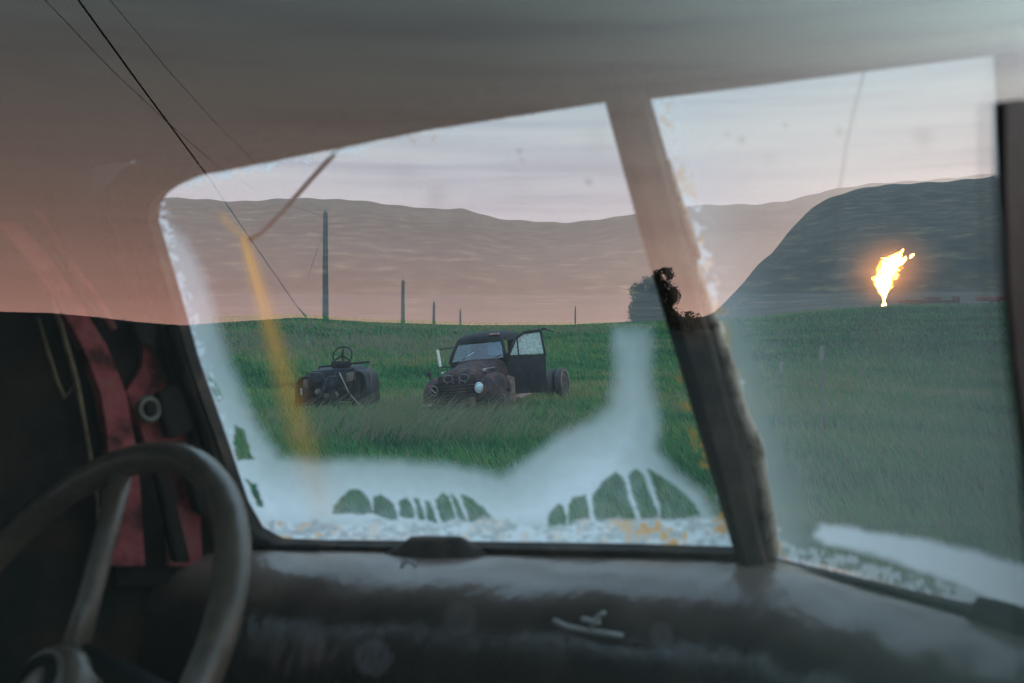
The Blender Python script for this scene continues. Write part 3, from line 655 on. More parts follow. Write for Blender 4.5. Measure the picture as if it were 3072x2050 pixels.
for s in (-1, 1):
    fs = [(-2.06, .13, .46, .58), (-2.03, .19, .44, .76), (-1.9, .23, .46, .88), (-1.65, .25, .52, .95), (-1.4, .25, .60, .97), (-1.12, .24, .58, .91), (-.88, .21, .48, .76), (-.68, .16, .40, .56), (-.55, .10, .38, .46)]
    loft('fender', [arch(w, a, b, y, s * .74, .7) for y, w, a, b in fs], m_rust, tk, cap=True, solid=.0)
    hl = empty('headlight'); hl.parent = tk; hl.location = (s * .60, -2.06, .70)
    torus('trim_ring', (0, 0, 0), (0, -1, .06), .098, .018, m_chrome if s > 0 else m_hub, hl, seg=28, ts=8)
    lathe('lens' if s > 0 else 'empty_bowl', (0, .0, 0), (0, -1, .06), [(.09, -.03), (.092, .0), (.075, .02 if s > 0 else -.03), (.04, .035 if s > 0 else -.06), (.001, .04 if s > 0 else -.07)], m_lens if s > 0 else m_rustd, hl, seg=24)
    if s < 0: box('lamp_bracket', (-.07, -.03, -.012), (.07, -.01, .012), m_chrome, hl, .003, Matrix.Rotation(R(38), 4, 'Y'))
    box('hood_ornament', (s * .56 - .03, -1.62, 1.0), (s * .56 + .03, -1.50, 1.06), m_chrome, tk, .012)
    box('hood_trim', (s * .585 - .012, -1.5, 1.045), (s * .60 + .012, -1.05, 1.065), m_chrome, tk, .004)
bm = bmesh.new(); tubebm(bm, [(-.95, -1.98, .36), (-.82, -2.16, .36), (0, -2.22, .36), (.35, -2.2, .36)], .055, 8); bmobj('bumper', bm, m_rustd, tk, True)
box('bumper_iron', (.40, -2.22, .34), (.46, -2.0, .52), m_hub, tk, .01)
box('bumper_tip', (-.9, -2.20, .39), (-.62, -2.15, .44), m_chrome, tk, .01)
lathe('fender_lamp', (-.86, -1.72, .93), (0, -.2, 1), [(.02, 0), (.02, .06), (.055, .08), (.065, .13), (.04, .17), (.001, .18)], m_rustd, tk, seg=16)
# cab
loft('cowl', [arch(.72, .5, 1.24, -.76), arch(.80, .5, 1.26, -.60, p=.5)], m_rust, tk, cap=True)
box('passenger_door', (-.83, -.62, .45), (-.77, .62, 1.22), m_rustd, tk, .02)
box('cab_floor', (-.8, -.6, .44), (.8, .7, .50), m_rustd, tk, .01)
box('rear_wall', (-.8, .66, .45), (.8, .72, 1.30), m_rustd, tk, .02)
box('seat_back', (-.68, .42, .7), (.68, .56, 1.10), m_rustd, tk, .04)
box('sill', (.74, -.60, .45), (.84, .70, .60), m_rustd, tk, .02)
for s in (-1, 1):
    tube('front_pillar', [(s * .78, -.72, 1.2), (s * .70, -.58, 1.45), (s * .60, -.44, 1.68)], .042, m_rustd, tk, n=8)
    tube('rear_pillar', [(s * .78, .66, 1.2), (s * .72, .64, 1.5), (s * .60, .60, 1.70)], .06, m_rustd, tk, n=8)
    box('rear_quarter', (s * .30 if s > 0 else -.76, .62, 1.2), (.76 if s > 0 else -.30, .67, 1.66), m_rustd, tk, .01)
loft('roof', [arch(w, 1.60, b, y, p=.55) for y, w, b in ((-.52, .58, 1.66), (-.46, .66, 1.74), (-.25, .71, 1.80), (.1, .73, 1.83), (.4, .71, 1.81), (.62, .66, 1.75), (.70, .58, 1.66))], m_rustd, tk, cap=True)
box('roof_patch', (.30, -.50, 1.735), (.55, -.40, 1.775), m_pink, tk, .01, Matrix.Rotation(R(0), 4, 'X'))
slab('windshield', [(-.72, -.705, 1.23), (.72, -.705, 1.23), (.58, -.47, 1.645), (-.58, -.47, 1.645)], (0, .008, .004), m_carg, tk)
tube('windshield_bar', [(-.45, -.70, 1.26), (-.12, -.60, 1.40)], .008, m_chrome, tk, n=6)
tube('wiper_arm', [(.50, -.695, 1.27), (.62, -.68, 1.31)], .008, m_chrome, tk, n=6)
slab('rear_window', [(-.30, .64, 1.28), (.22, .64, 1.28), (.16, .62, 1.58), (-.22, .62, 1.58)], (0, .008, .0), m_dusty, tk)
# open driver door
dr = empty('driver_door'); dr.parent = tk; dr.location = (.83, -.66, 0); dr.rotation_euler = (0, 0, R(-68)); dr.scale = (1, .9, 1)
slab('door_shell', [(0, 0, .44), (0, .98, .40), (0, 1.06, 1.22), (0, 0, 1.25)], (.06, 0, 0), m_rustd, dr, bev=.012)
for a, b_ in (((.03, .0, 1.24), (.03, .26, 1.62)), ((.03, .26, 1.62), (.03, .50, 1.72)), ((.03, .50, 1.72), (.03, .98, 1.74)), ((.03, .98, 1.74), (.03, 1.05, 1.2)), ((.03, .30, 1.24), (.03, .30, 1.64))):
    tube('window_frame', [a, b_], .034 if b_[1] != .30 else .016, m_rustd, dr, n=8)
slab('window_glass', [(.03, .32, 1.26), (.03, 1.0, 1.24), (.03, .96, 1.70), (.03, .5, 1.69), (.03, .32, 1.62)], (.006, 0, 0), m_dusty, dr)
slab('vent_glass', [(.03, .04, 1.27), (.03, .28, 1.26), (.03, .28, 1.60)], (.006, 0, 0), m_dusty, dr)
tube('door_handle', [(-.02, .86, 1.12), (-.03, .98, 1.13)], .014, m_chrome, dr, n=8)
box('mirror_bracket', (-.03, 1.0, 1.73), (.06, 1.14, 1.78), m_rustd, dr, .01)
tube('bracket_rod', [(.03, 1.06, 1.76), (.03, 1.35, 1.68)], .012, m_rustd, dr, n=6)
# towing mirror on the passenger side
mr = empty('side_mirror'); mr.parent = tk; mr.location = (-1.12, -.62, 1.34)
box('mirror_glass', (-.035, -.02, -.19), (.035, .01, .19), material('mirror_sky_white', (.82, .84, .80), None, rough=.35), mr, .008, Matrix.Rotation(R(-6), 4, 'Y'))  # white colour stands in for sky reflected in the mirror
tube('mirror_arm', [(-.0, 0, .19), (.42, .06, .20)], .012, m_rustd, mr, n=6); tube('mirror_arm', [(.03, 0, -.20), (.46, .0, -.22)], .012, m_rustd, mr, n=6)
# running gear
wheel('front_wheel', (.78, -1.42, .30), (1, -.35, 0), .37, .2, tk, m_hub); wheel('front_wheel', (-.78, -1.42, .30), (-1, .35, 0), .37, .2, tk, m_hub)
for s in (-1, 1):
    wheel('rear_wheel', (s * .62, 3.0, .36), (s, 0, 0), .40, .2, tk, m_hub); wheel('rear_wheel', (s * .90, 3.0, .36), (s, 0, 0), .40, .2, tk, m_hub)
    box('frame_rail', (s * .40 - .04, -1.8, .42), (s * .40 + .04, 3.6, .56), m_rustd, tk, .01)
    slab('tread_edge', [(s * 1.005, 3.0 + .40 * math.cos(a), .36 + .40 * math.sin(a)) for a in np.linspace(-.2, 3.2, 18)] + [(s * 1.005, 3.0 + .31 * math.cos(a), .36 + .31 * math.sin(a)) for a in np.linspace(3.2, -.2, 18)], (s * .012, 0, 0), m_hub, tk)
for y in (1.0, 1.9, 2.9): box('cross_member', (-.4, y, .44), (.4, y + .08, .54), m_rustd, tk, .01)
tube('rear_axle', [(-.9, 3.0, .36), (.9, 3.0, .36)], .06, m_rustd, tk)
box('running_board', (.82, -.62, .36), (1.08, .25, .40), m_pink, tk, .01, Matrix.Rotation(R(3), 4, 'X'))
box('step_panel', (.82, -.45, .40), (.86, .2, .52), m_pink, tk, .01)
slab('fender_stay', [(.92, -1.0, .30), (1.0, -.9, .28), (1.0, -.85, .80), (.9, -1.0, .86)], (.02, .02, 0), m_hub, tk)

# ------------------------------------------------------------------ stripped machine with an upright steering wheel
Mm = Matrix.Translation((-3.78, 21.6, float(ground(-3.78, 21.6)) - .07)) @ Matrix.Rotation(R(-8), 4, 'Z') @ Matrix.Rotation(R(-1.5), 4, 'Y')
mc = empty('stripped_tractor', M=Mm)
tag(mc, 'stripped dark machine chassis with bare upright steering wheel, left of the truck', 'wreck')
m_blue = material('dark_bluish_steel', (.008, .012, .022), (.022, .028, .042), 6, .7, bump=.5, bscale=24, c3=(.07, .045, .04), split=(.42, .60), spec=.25)
for s, x, w, h in ((-1, -.56, .22, .84), (1, .60, .17, .94)):
    bm = bmesh.new(); n = 14; a_, b_ = [], []
    for k in range(n):
        t = math.pi * (k / (n - 1)); px, pz = x - math.cos(t) * w * 1.05, .18 + math.sin(t) ** .38 * (h - .18)
        a_.append((px, -.45, pz)); b_.append((px * 1.0, .55, pz))
    loft('fender', [a_, [(p[0], p[1] + .08, p[2] + .02) for p in a_], b_], m_blue, mc, solid=.025)
    wheel('front_wheel' if s < 0 else 'wheel', (x, .1, .30), (s, .1, 0), .33, .18, mc, m_hub)
loft('cowl', [[(-.56, -.30, .30), (-.58, -.30, .86), (-.44, -.30, .95), (.46, -.30, 1.0), (.60, -.30, .90), (.60, -.30, .30)], [(-.58, .35, .30), (-.6, .35, .92), (-.46, .35, 1.0), (.48, .35, 1.05), (.62, .35, .94), (.62, .35, .30)]], m_blue, mc, closed=True, cap=True, smooth=False)
box('radiator_shell', (-.20, -.48, .22), (.12, -.31, .80), m_blue, mc, .05)
box('engine_block', (-.30, -.62, .30), (.22, -.32, .62), m_rustd, mc, .05)
for k, (x, y, z, r_) in enumerate(((-.22, -.64, .52, .07), (-.05, -.66, .62, .05), (.14, -.6, .46, .08), (.30, -.4, .55, .06), (-.28, -.5, .78, .06))):
    lathe('engine_fitting', (x, y, z), (random.uniform(-.3, .3), -1, random.uniform(-.2, .5)), [(r_, -.06), (r_, .02), (r_ * .6, .05), (.001, .05)], m_blue if k % 2 else m_hub, mc, seg=14)
for pts in ([(-.3, -.66, .3), (-.1, -.7, .5), (.05, -.68, .86)], [(-.6, -.55, .12), (-.35, -.62, .2), (-.1, -.6, .18)], [(.1, -.7, .18), (.14, -.66, .5), (.1, -.55, .75)]):
    tube('pipe', pts, .025, m_blue, mc, n=7)
cr_ = random.Random(5)
for k in range(9):
    x_ = cr_.uniform(-.5, .5); z_ = cr_.uniform(.3, .92); w_ = cr_.uniform(.05, .16)
    box('machine_block', (x_ - w_ / 2, -.58 - cr_.uniform(0, .16), z_ - cr_.uniform(.04, .14)), (x_ + w_ / 2, -.30, z_ + cr_.uniform(.03, .1)), (m_blue, m_rustd, m_hub)[k % 3], mc, .01)
for k in range(6):
    x_ = -.5 + k * .2 + cr_.uniform(-.05, .05)
    tube('frame_bar', [(x_, -.68, .15), (x_ + cr_.uniform(-.12, .12), -.66, .55), (x_ + cr_.uniform(-.1, .1), -.5, .95)], .016, m_blue if k % 2 else m_rustd, mc, n=6)
box('front_axle', (-.72, -.5, .20), (.70, -.40, .28), m_blue, mc, .015)
box('front_plate', (-.18, -.74, .12), (.12, -.68, .24), m_hub, mc, .01)
tube('dash_rail', [(-.38, -.05, 1.03), (.0, -.06, 1.06), (.30, -.06, 1.09), (.77, -.06, 1.12)], .022, m_rustd, mc)
tube('rail_post', [(-.38, -.05, 1.03), (-.38, -.05, .86)], .018, m_rustd, mc); tube('rail_post', [(.77, -.06, 1.14), (.78, -.08, .2)], .022, m_hub, mc); tube('rail_post', [(.40, -.06, 1.08), (.42, -.06, .4)], .012, m_hub, mc)
box('instrument_box', (-.10, -.10, 1.0), (.30, .12, 1.15), m_rustd, mc, .04)
tube('steering_column', [(.16, .0, 1.02), (.17, -.10, 1.24)], .022, m_rustd, mc)
stw = empty('steering_wheel'); stw.parent = mc; stw.location = (.17, -.10, 1.27)
torus('rim', (0, 0, 0), (0.05, -.9, .42), .205, .016, m_rustd, stw, seg=40, ts=8)
for a in (90, 215, 325):
    n_ = Vector((.05, -.9, .42)).normalized(); u = n_.cross(Vector((0, .1, 1))).normalized(); v = n_.cross(u)
    tube('spoke', [(0, 0, 0), (u * math.cos(R(a)) - v * math.sin(R(a))) * .2], [.03, .011], m_rustd, stw, n=6)
tube('leaning_rod', [(.22, -.50, .92), (.45, -.62, .5), (.88, -.75, .05)], .012, material('pale_rod', (.30, .25, .2), None, rough=.7), mc, n=6)
box('marker_lamp', (-.66, -.48, .45), (-.63, -.44, .60), m_lens, mc, .008)

# ------------------------------------------------------------------ gas flare, equipment beyond the meadow
FD = 150.0
fb = P(2652, 908, FD); fb.z = float(ground(fb.x, fb.y))
fl_ = empty('gas_flare', fb); tag(fl_, 'burning gas flare with a tall orange flame beyond the meadow', 'flare')
K = FD / F
m_fire = bpy.data.materials.new('flame'); m_fire.use_nodes = True; t = m_fire.node_tree; t.nodes.remove(t.nodes['Principled BSDF'])
lw = t.nodes.new('ShaderNodeLayerWeight'); lw.inputs[0].default_value = .35
nz = t.nodes.new('ShaderNodeTexNoise'); nz.inputs['Scale'].default_value = .6; nz.inputs['Detail'].default_value = 4
co = t.nodes.new('ShaderNodeTexCoord'); t.links.new(co.outputs['Object'], nz.inputs['Vector'])
ad = t.nodes.new('ShaderNodeMath'); ad.operation = 'MULTIPLY_ADD'; t.links.new(nz.outputs['Fac'], ad.inputs[0]); ad.inputs[1].default_value = .5; t.links.new(lw.outputs['Facing'], ad.inputs[2])
cr2 = t.nodes.new('ShaderNodeValToRGB'); t.links.new(ad.outputs[0], cr2.inputs[0]); ramp(cr2, [(.40, (30, 13, 3.4)), (.62, (14, 5, .7)), (.80, (4, 1.2, .09)), (1, (1.3, .30, .03))])
em = t.nodes.new('ShaderNodeEmission'); t.links.new(cr2.outputs[0], em.inputs[0]); em.inputs[1].default_value = 1.3
t.links.new(em.outputs[0], t.nodes['Material Output'].inputs[0])
prof = [(2652, 892, 3), (2652, 880, 5), (2650, 868, 10), (2652, 850, 19), (2655, 830, 27), (2659, 808, 33), (2664, 788, 34), (2672, 772, 30), (2682, 760, 22), (2694, 748, 12), (2702, 740, 6), (2710, 731, 1.5)]
base = P(2652, 908, FD)
fr_ = random.Random(21)
def flame(name, prof, parent, amp):
    pa = np.array(prof, float); m_ = len(pa) * 3; tt_ = np.linspace(0, len(pa) - 1, m_)
    prof = [tuple(np.interp(t_, np.arange(len(pa)), pa[:, q_]) for q_ in range(3)) for t_ in tt_]
    secs = []
    for i, (x, y, w) in enumerate(prof):
        x += fr_.uniform(-.11, .11) * w; w *= fr_.uniform(.86, 1.14); i = i / 3
        c = P(x, y, FD) - base; s = []
        for k in range(22):
            a = 2 * math.pi * k / 22; q = 1 + amp * math.sin(a * 3 + i * 1.3) + amp * .8 * math.sin(a * 5 - i * .9) + fr_.uniform(-.16, .16)
            s.append(c + Vector((math.cos(a) * w * K * q, math.sin(a) * w * K * q, math.sin(a * 2 + i) * w * K * .25)))
        secs.append(s)
    return loft(name, secs, m_fire, parent, closed=True, cap=True)
fm = flame('flame', prof, fl_, .10)
flame('flame_tongue', [(2690, 785, 2), (2700, 776, 9), (2708, 768, 9), (2714, 760, 6), (2718, 752, 1)], fl_, .12)
flame('flame_tongue', [(2652, 790, 2), (2650, 780, 8), (2654, 772, 9), (2662, 764, 7), (2676, 752, 1)], fl_, .12)
flame('flame_wisp', [(2730, 760, 1), (2733, 755, 5), (2737, 749, 5), (2741, 744, 1)], fl_, .12)
flame('pilot_flame', [(2650, 906, 2), (2651, 902, 7), (2653, 896, 6), (2656, 891, 1)], fl_, .08)
tube('flare_pipe', [(0, 0, -.6), (0, 0, .12)], .16, m_rustd, fl_, n=10)
# added smoke volume, put in to make the flame's glow halo
sm = bpy.data.materials.new('flare_halo'); sm.use_nodes = True; t = sm.node_tree; t.nodes.remove(t.nodes['Principled BSDF'])
pv = t.nodes.new('ShaderNodeVolumePrincipled'); pv.inputs['Color'].default_value = (.7, .5, .38, 1); pv.inputs['Anisotropy'].default_value = .2
co = t.nodes.new('ShaderNodeTexCoord'); ln = t.nodes.new('ShaderNodeVectorMath'); ln.operation = 'LENGTH'; t.links.new(co.outputs['Object'], ln.inputs[0])
mr_ = t.nodes.new('ShaderNodeMapRange'); mr_.inputs['From Min'].default_value = 1; mr_.inputs['From Max'].default_value = .1; mr_.inputs['To Min'].default_value = 0; mr_.inputs['To Max'].default_value = 1; t.links.new(ln.outputs['Value'], mr_.inputs['Value'])
pw = t.nodes.new('ShaderNodeMath'); pw.operation = 'POWER'; t.links.new(mr_.outputs[0], pw.inputs[0]); pw.inputs[1].default_value = 2.0
ml = t.nodes.new('ShaderNodeMath'); ml.operation = 'MULTIPLY'; nv = t.nodes.new('ShaderNodeTexNoise'); nv.inputs['Scale'].default_value = 2.2; nv.inputs['Detail'].default_value = 4; t.links.new(co.outputs['Object'], nv.inputs['Vector'])
nm = t.nodes.new('ShaderNodeMath'); nm.operation = 'MULTIPLY'; t.links.new(pw.outputs[0], nm.inputs[0]); t.links.new(nv.outputs['Fac'], nm.inputs[1])
n4 = t.nodes.new('ShaderNodeMath'); n4.operation = 'MULTIPLY'; t.links.new(nm.outputs[0], n4.inputs[0]); n4.inputs[1].default_value = 2.0
t.links.new(n4.outputs[0], ml.inputs[0]); ml.inputs[1].default_value = .085
t.links.new(ml.outputs[0], pv.inputs['Density']); t.links.new(pv.outputs[0], t.nodes['Material Output'].inputs['Volume'])
bm = bmesh.new(); bmesh.ops.create_icosphere(bm, subdivisions=3, radius=1); smo = bmobj('flare_halo', bm, sm)
smo.location = P(2664, 810, FD); smo.scale = (10.5, 10.5, 9); tag(smo, 'added volume making the glow round the gas flare flame', 'smoke', kind='stuff')

m_redeq = material('faded_red_equipment', (.22, .03, .03), (.12, .03, .03), 1.2, .7)
def trailer(name, px0, px1, py, ht, d, label, col):
    a = P(px0, py, d); b = P(px1, py, d); z0 = float(ground((a.x + b.x) / 2, a.y)); Lx = b.x - a.x
    e = empty(name, (a.x, a.y, z0)); tag(e, label, 'trailer')
    box('deck', (0, -1.1, .55), (Lx, 1.1, .55 + ht * .45), col, e, .04); box('headboard', (Lx - .25, -1.1, .5), (Lx, 1.1, .6 + ht), col, e, .03)
    box('tool_box', (Lx * .45, -.9, .5 + ht * .4), (Lx * .68, .9, .6 + ht * .9), col, e, .04)
    for k in (.18, .28, .8): wheel('wheel', (Lx * k, -.95, .42), (0, -1, 0), .42, .3, e, m_rustd)
    tube('drawbar', [(Lx, 0, .5), (Lx + 1.2, 0, .45)], .07, col, e)
    return e
trailer('flatbed_trailer', 2705, 2870, 905, .9, 155, 'low dark rusty flatbed trailer to the right of the flare', m_rust)
trailer('flatbed_trailer', 2935, 3120, 890, 1.6, 175, 'red trailer at the far right edge behind the meadow', m_redeq)

# ------------------------------------------------------------------ fence at the right
m_post = material('grey_steel_post', (.10, .11, .10), (.17, .16, .14), 20, .8)
def steel_post(px, d, h, label):
    b = P(px, 1000, d); z = float(ground(b.x, b.y)); e = empty('steel_post', (b.x, b.y, z - .1)); tag(e, label, 'fence post', 'steel fence posts right of the windshield bar')
    bm = bmesh.new(); boxbm(bm, (-.02, -.004, 0), (.02, .004, h + .1)); boxbm(bm, (-.004, .0045, 0), (.004, .03, h + .1)); bmobj('shaft', bm, m_post, e)
    box('white_tip', (-.024, -.008, h - .1), (.024, .035, h + .11), material('post_tip', (.2, .2, .19), None, rough=.7), e, .002)
    slab('anchor_plate', [(-.07, .035, .12), (.07, .035, .12), (.04, .035, .0), (-.04, .035, 0)], (0, .004, 0), m_post, e)
steel_post(2466, 15.5, 1.55, 'nearer thin steel fence post in the grass below the flare')
steel_post(2345, 19.0, 1.2, 'farther thin steel fence post beside the flaking windshield bar')
wp = [P(2330, 1592, 8.6), P(2550, 1581, 8.6), P(2850, 1581, 8.5), P(3300, 1576, 8.4)]
wr = empty('barbed_wire', wp[1]); tag(wr, 'single strand of barbed wire crossing the near grass at right', 'wire')
bw = wr.location.copy(); m_wire = material('wire', (.06, .06, .06), None, rough=.6)
tube('strand', [p - bw for p in wp], .0035, m_wire, wr, n=5)
for k in range(9):
    t_ = (k + .5) / 9; i = min(int(t_ * 3), 2); f_ = t_ * 3 - i; p = wp[i].lerp(wp[i + 1], f_) - bw
    bm = bmesh.new(); tubebm(bm, [p + Vector((-.02, 0, -.018)), p + Vector((.02, 0, .018))], .003, 4); tubebm(bm, [p + Vector((.02, .005, -.018)), p + Vector((-.02, .005, .018))], .003, 4); bmobj('barb', bm, m_wire, wr)

# ------------------------------------------------------------------ what the side window reflects: poles, wires, tree, brush
m_wood = material('pole_wood', (.035, .03, .026), (.06, .05, .042), 6, .9, stretch=(1, 1, .1))
def pole(px, ytop, ybase, d, label, wpx):
    b = VP(px, ybase, d); h = (ybase - ytop) / F * d; zb = float(ground(b.x, b.y))
    e = empty('utility_pole', (b.x, b.y, min(zb, b.z)))
    tag(e, label, 'utility pole', 'utility poles along the skyline')
    top = b.z + h - e.location.z
    tube('shaft', [(0, 0, -.5), (.03, 0, top * .5), (.05, .02, top)], [wpx * .52 * d / F, wpx * .45 * d / F, wpx * .36 * d / F], m_wood, e, n=10)
    box('insulator_bracket', (-.12, -.12, top - .5), (.16, .12, top - .42), m_wood, e, .01)
    lathe('insulator', (.05, .02, top), (0, 0, 1), [(.05, 0), (.06, .06), (.03, .12), (.05, .16), (.001, .2)], m_lens, e, seg=10)
    lathe('insulator', (.14, .02, top - .42), (0, 0, 1), [(.05, 0), (.06, .06), (.03, .12), (.05, .16), (.001, .2)], m_lens, e, seg=10)
    return Vector((b.x, b.y, b.z + h))
t1 = pole(977, 638, 956, 62, 'tallest dark utility pole rising behind the stripped machine', 19)
t2 = pole(1209, 842, 972, 90, 'second tallest utility pole, between machine and truck', 12)
t3 = pole(1302, 908, 977, 110, 'third utility pole of the receding line, above the truck mirror', 9)
t4 = pole(1381, 930, 977, 140, 'short far utility pole above the truck cab roof', 6)
t5 = pole(1726, 922, 976, 130, 'lone short far pole between the truck and the round tree', 5)
m_cable = material('cable', (.012, .012, .012), None, rough=.7)
def cable(name, pts, rad, label):
    o = tube(name, pts, rad, m_cable, None, n=5); tag(o, label, 'cable', 'cables crossing the sky reflection'); return o
cable('guy_cable', [VP(x, y, d) for x, y, d in ((20, -290, 24), (235, 0, 27), (425, 262, 31), (618, 522, 38), (770, 745, 46), (890, 918, 54), (918, 950, 56))], [.03, .03, .03, .026, .020, .02, .07], 'thick dark cable crossing the headliner down to the grass')
cable('power_line', [VP(x, y, d) for x, y, d in ((-60, -205, 20), (140, 5, 24), (330, 205, 30), (500, 365, 37), (660, 505, 46), (820, 600, 54), (977, 652, 61.8))], .010, 'faint thin cable on the headliner, left of the thick one')
cable('power_line', [VP(x, y, d) for x, y, d in ((160, -205, 20), (330, 0, 24), (500, 205, 30), (640, 362, 37), (770, 492, 46), (870, 575, 54), (977, 640, 61.8))], .008, 'faint thin cable on the headliner, right of the thick one')
cable('guy_cable', [VP(975, 690, 61.9), VP(950, 755, 61), VP(925, 830, 60)], .012, 'short slack cable hanging from the tallest pole')

m_leaf = material('dark_leaves', (.012, .022, .012), (.03, .05, .02), 2, .8)
def leafy(name, base, prof_pts, n, leaf, label, cat, trunk_h, seed, group=None):
    """crown from (cx, cz, rx, rz) clumps around base, plus trunk"""
    r = np.random.default_rng(seed); e = empty(name, base); tag(e, label, cat, group)
    V, Fc = [], []
    tot = sum(q[2] * q[3] for q in prof_pts)
    for (cx, cz, rx, rz) in prof_pts:
        per = int(n * rx * rz / tot) + 1
        d = r.normal(size=(per, 3)); d /= np.linalg.norm(d, axis=1)[:, None]; q = d * (r.random((per, 1)) ** .40) * (1 + .12 * r.normal(size=(per, 1)))
        c = np.stack([cx + q[:, 0] * rx, q[:, 1] * rx, cz + q[:, 2] * rz], 1)
        for p in c:
            a = r.normal(size=3); a /= np.linalg.norm(a); b = np.cross(a, r.normal(size=3)); b /= np.linalg.norm(b); s = leaf * r.uniform(.6, 1.4)
            i = len(V); V += [p - a * s, p + b * s * .5, p + a * s, p - b * s * .5]; Fc.append((i, i + 1, i + 2, i + 3))
    mobj('crown', V, Fc, m_leaf, e)
    bm = bmesh.new(); tubebm(bm, [(0, 0, -.3), (.03, 0, trunk_h * .5), (0, .02, trunk_h)], [.16 * trunk_h / 3, .11 * trunk_h / 3, .05 * trunk_h / 3], 8)
    for k, (cx, cz, rx, rz) in enumerate(prof_pts[:5]): tubebm(bm, [(0, 0, trunk_h * .35), (cx * .5, .05 * k, (trunk_h * .35 + cz) * .5), (cx, 0, cz)], [.07 * trunk_h / 3, .05 * trunk_h / 3, .02 * trunk_h / 3], 6)
    bmobj('trunk', bm, m_wood, e, True)
    return e
# direction of "image right" for a mirrored thing at the tree's place
td = 55.0; tb = VP(1962, 972, td); tb.z = min(tb.z, float(ground(tb.x, tb.y)))
_tr = random.Random(9)
e_tree = leafy('broadleaf_tree', tb, [(_tr.uniform(-1.45, 1.45) * math.sqrt(max(.05, 1 - ((z_ - 1.6) / 1.9) ** 2)), z_, _tr.uniform(.22, .42), _tr.uniform(.2, .38)) for z_ in [.3 + 3.0 * k_ / 23 for k_ in range(24)]] + [(-.8, 1.0, .6, .7), (-.8, 1.8, .5, .6), (-.45, 1.2, .75, .7), (.35, 1.3, .8, .75), (-.2, 2.0, .85, .7), (.45, 2.15, .85, .65), (0, 2.65, .75, .45), (-.9, .6, .45, .45), (.9, .75, .55, .6), (.1, .55, .9, .6), (1.1, 1.9, .4, .45)], 13000, .075, 'round dark leafy tree in front of the windshield center bar', 'tree', 2.4, 5)
rt = (VP(2060, 972, td) - VP(1960, 972, td)); e_tree.rotation_euler.z = math.atan2(rt.y, rt.x)
for k, (px, pb, w, h, d) in enumerate(((2062, 968, 45, 34, 50), (2110, 968, 40, 16, 52), (360, 972, 42, 14, 80))):
    b = VP(px, pb, d); q = d / F; b.z = float(ground(b.x, b.y)) - .1 if False else b.z - .2
    o = leafy('shrub', b, [(0, h * q * .4, w * q, h * q), (w * q * .6, h * q * .25, w * q * .7, h * q * .7), (-w * q * .6, h * q * .25, w * q * .7, h * q * .7)], 900, .10, ('dark shrub just right of the round tree, against the center bar', 'low dark shrub at the right foot of the center bar top', 'low dark shrub on the left skyline above the door hinge')[k], 'shrub', h * q * .8, 20 + k, 'dark shrubs on the mirrored skyline')
    o.rotation_euler.z = math.atan2((VP(px + 50, pb, d) - VP(px, pb, d)).y, (VP(px + 50, pb, d) - VP(px, pb, d)).x)
# ------------------------------------------------------------------ meadow grass
def grass_mat():
    m = bpy.data.materials.new('grass_blades'); m.use_nodes = True; t = m.node_tree; b = t.nodes['Principled BSDF']; b.inputs['Roughness'].default_value = .8
    b.inputs['Specular IOR Level'].default_value = .04
    a = t.nodes.new('ShaderNodeAttribute'); a.attribute_name = 'tone'
    r = t.nodes.new('ShaderNodeValToRGB'); t.links.new(a.outputs['Fac'], r.inputs[0])
    ramp(r, [(0, (.012, .078, .040)), (.36, (.045, .20, .075)), (.56, (.13, .24, .078)), (.74, (.26, .26, .11)), (.82, (.15, .17, .11)), (1, (.21, .20, .14))])
    t.links.new(r.outputs[0], b.inputs['Base Color'])
    tr = t.nodes.new('ShaderNodeBsdfTranslucent'); t.links.new(r.outputs[0], tr.inputs[0]); mx = t.nodes.new('ShaderNodeMixShader'); mx.inputs[0].default_value = .3
    t.links.new(b.outputs[0], mx.inputs[1]); t.links.new(tr.outputs[0], mx.inputs[2]); t.links.new(mx.outputs[0], t.nodes['Material Output'].inputs[0])
    return m
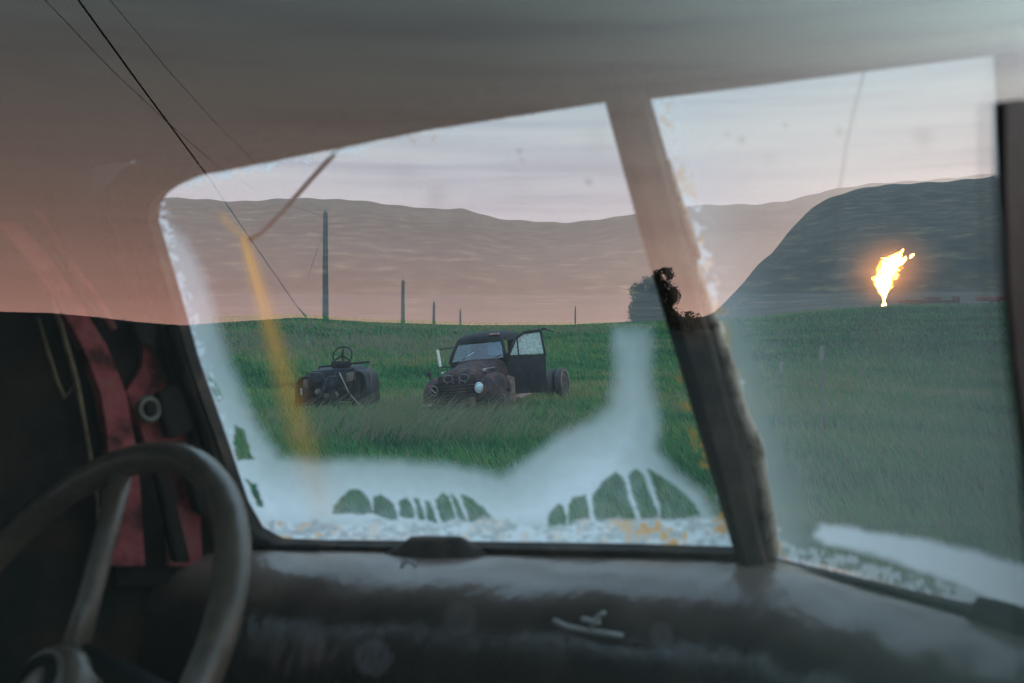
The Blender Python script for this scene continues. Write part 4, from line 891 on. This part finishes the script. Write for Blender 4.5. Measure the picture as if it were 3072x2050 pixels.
def grass(nb):
    u = rng.random(nb); r = 6.5 * (90 / 6.5) ** (u ** .9); az = np.radians(rng.uniform(-29, 30, nb))
    x, y = r * np.sin(az), r * np.cos(az); z = ground(x, y)
    patch = wob(x, y, .8, 4) * .45 + wob(x, y, 2.3, 16) * .4 + wob(x, y, .25, 26) * .5
    band = np.exp(-((r - 47) / 7) ** 2) * (az < -.02) + .6 * np.exp(-((r - 60) / 5) ** 2) * (az < 0.1)
    straw = rng.random(nb) < (.02 + .75 * band + .22 * (patch > .16) + .04 * (r < 20) + .14 * (az > .2))
    h = rng.uniform(.10, .26, nb) * (1 + .5 * patch) * np.where(straw, 1.2, 1); h = np.clip(h, .08, .75)
    w = (.0035 + .00055 * r) * rng.uniform(.7, 1.4, nb) * np.where(straw, .55, 1)
    a = rng.uniform(0, 2 * np.pi, nb); lean = rng.uniform(.1, .75, nb) * h; la = rng.normal(2.9, .8, nb)
    tuft = rng.random(nb) < .009
    tr_, ta_ = rng.uniform(15.5, 20.6, nb), np.radians(rng.normal(-5.5, 4.5, nb))
    x = np.where(tuft, tr_ * np.sin(ta_), x); y = np.where(tuft, tr_ * np.cos(ta_), y); r = np.hypot(x, y); z = ground(x, y)
    h = np.where(tuft, rng.uniform(.3, .62, nb), h); lean = np.where(tuft, h * rng.uniform(.5, 1.2, nb), lean); la = np.where(tuft, rng.normal(.1, .5, nb), la); straw = straw | tuft; w = np.where(tuft, .006, w)
    dx, dy = np.cos(a) * w, np.sin(a) * w; lx, ly = np.cos(la) * lean, np.sin(la) * lean
    V = np.zeros((nb, 5, 3)); base = np.stack([x, y, z - .02], 1)
    V[:, 0] = base + np.stack([-dx, -dy, 0 * x], 1); V[:, 1] = base + np.stack([dx, dy, 0 * x], 1)
    mid = base + np.stack([lx * .35, ly * .35, h * .62], 1); V[:, 2] = mid + np.stack([dx, dy, 0 * x], 1) * .75; V[:, 3] = mid - np.stack([dx, dy, 0 * x], 1) * .75
    V[:, 4] = base + np.stack([lx, ly, h], 1)
    me = bpy.data.meshes.new('grass'); i = np.arange(nb) * 5
    lp = np.stack([i, i + 1, i + 2, i + 3, i + 3, i + 2, i + 4], 1).ravel().astype(np.int32)
    me.vertices.add(nb * 5); me.vertices.foreach_set('co', V.ravel().astype(np.float32)); me.loops.add(nb * 7); me.loops.foreach_set('vertex_index', lp)
    me.polygons.add(nb * 2); st = np.stack([np.arange(nb) * 7, np.arange(nb) * 7 + 4], 1).ravel().astype(np.int32); me.polygons.foreach_set('loop_start', st)
    me.update(calc_edges=True); me.validate()
    tone = np.where(straw, rng.uniform(.78, 1, nb), np.clip(.34 + .95 * patch + rng.normal(0, .13, nb), 0, .75))
    A = me.attributes.new('tone', 'FLOAT', 'POINT'); A.data.foreach_set('value', np.repeat(tone, 5).astype(np.float32))
    me.materials.append(grass_mat()); o = link(bpy.data.objects.new('grass', me)); tag(o, 'knee high green meadow grass with pale seed stalks', 'grass', kind='stuff')
grass(260000)

# dust on the side window
bm = bmesh.new()
for (x, y, s) in ((1380, 1858, .0005), (1120, 1975, .0006), (1985, 1905, .0006), (1030, 1740, .0005), (2900, 1180, .0003)):
    c = hit(x, y, CAM + TL * (PD - .0012), TL); bmesh.ops.create_icosphere(bm, subdivisions=1, radius=s, matrix=Matrix.Translation(c))
du = bmobj('dust', bm, material('dust_speck', (.45, .5, .52), None, rough=.9)); tag(du, 'tiny dust specks on the side window glass', 'dust', kind='stuff')
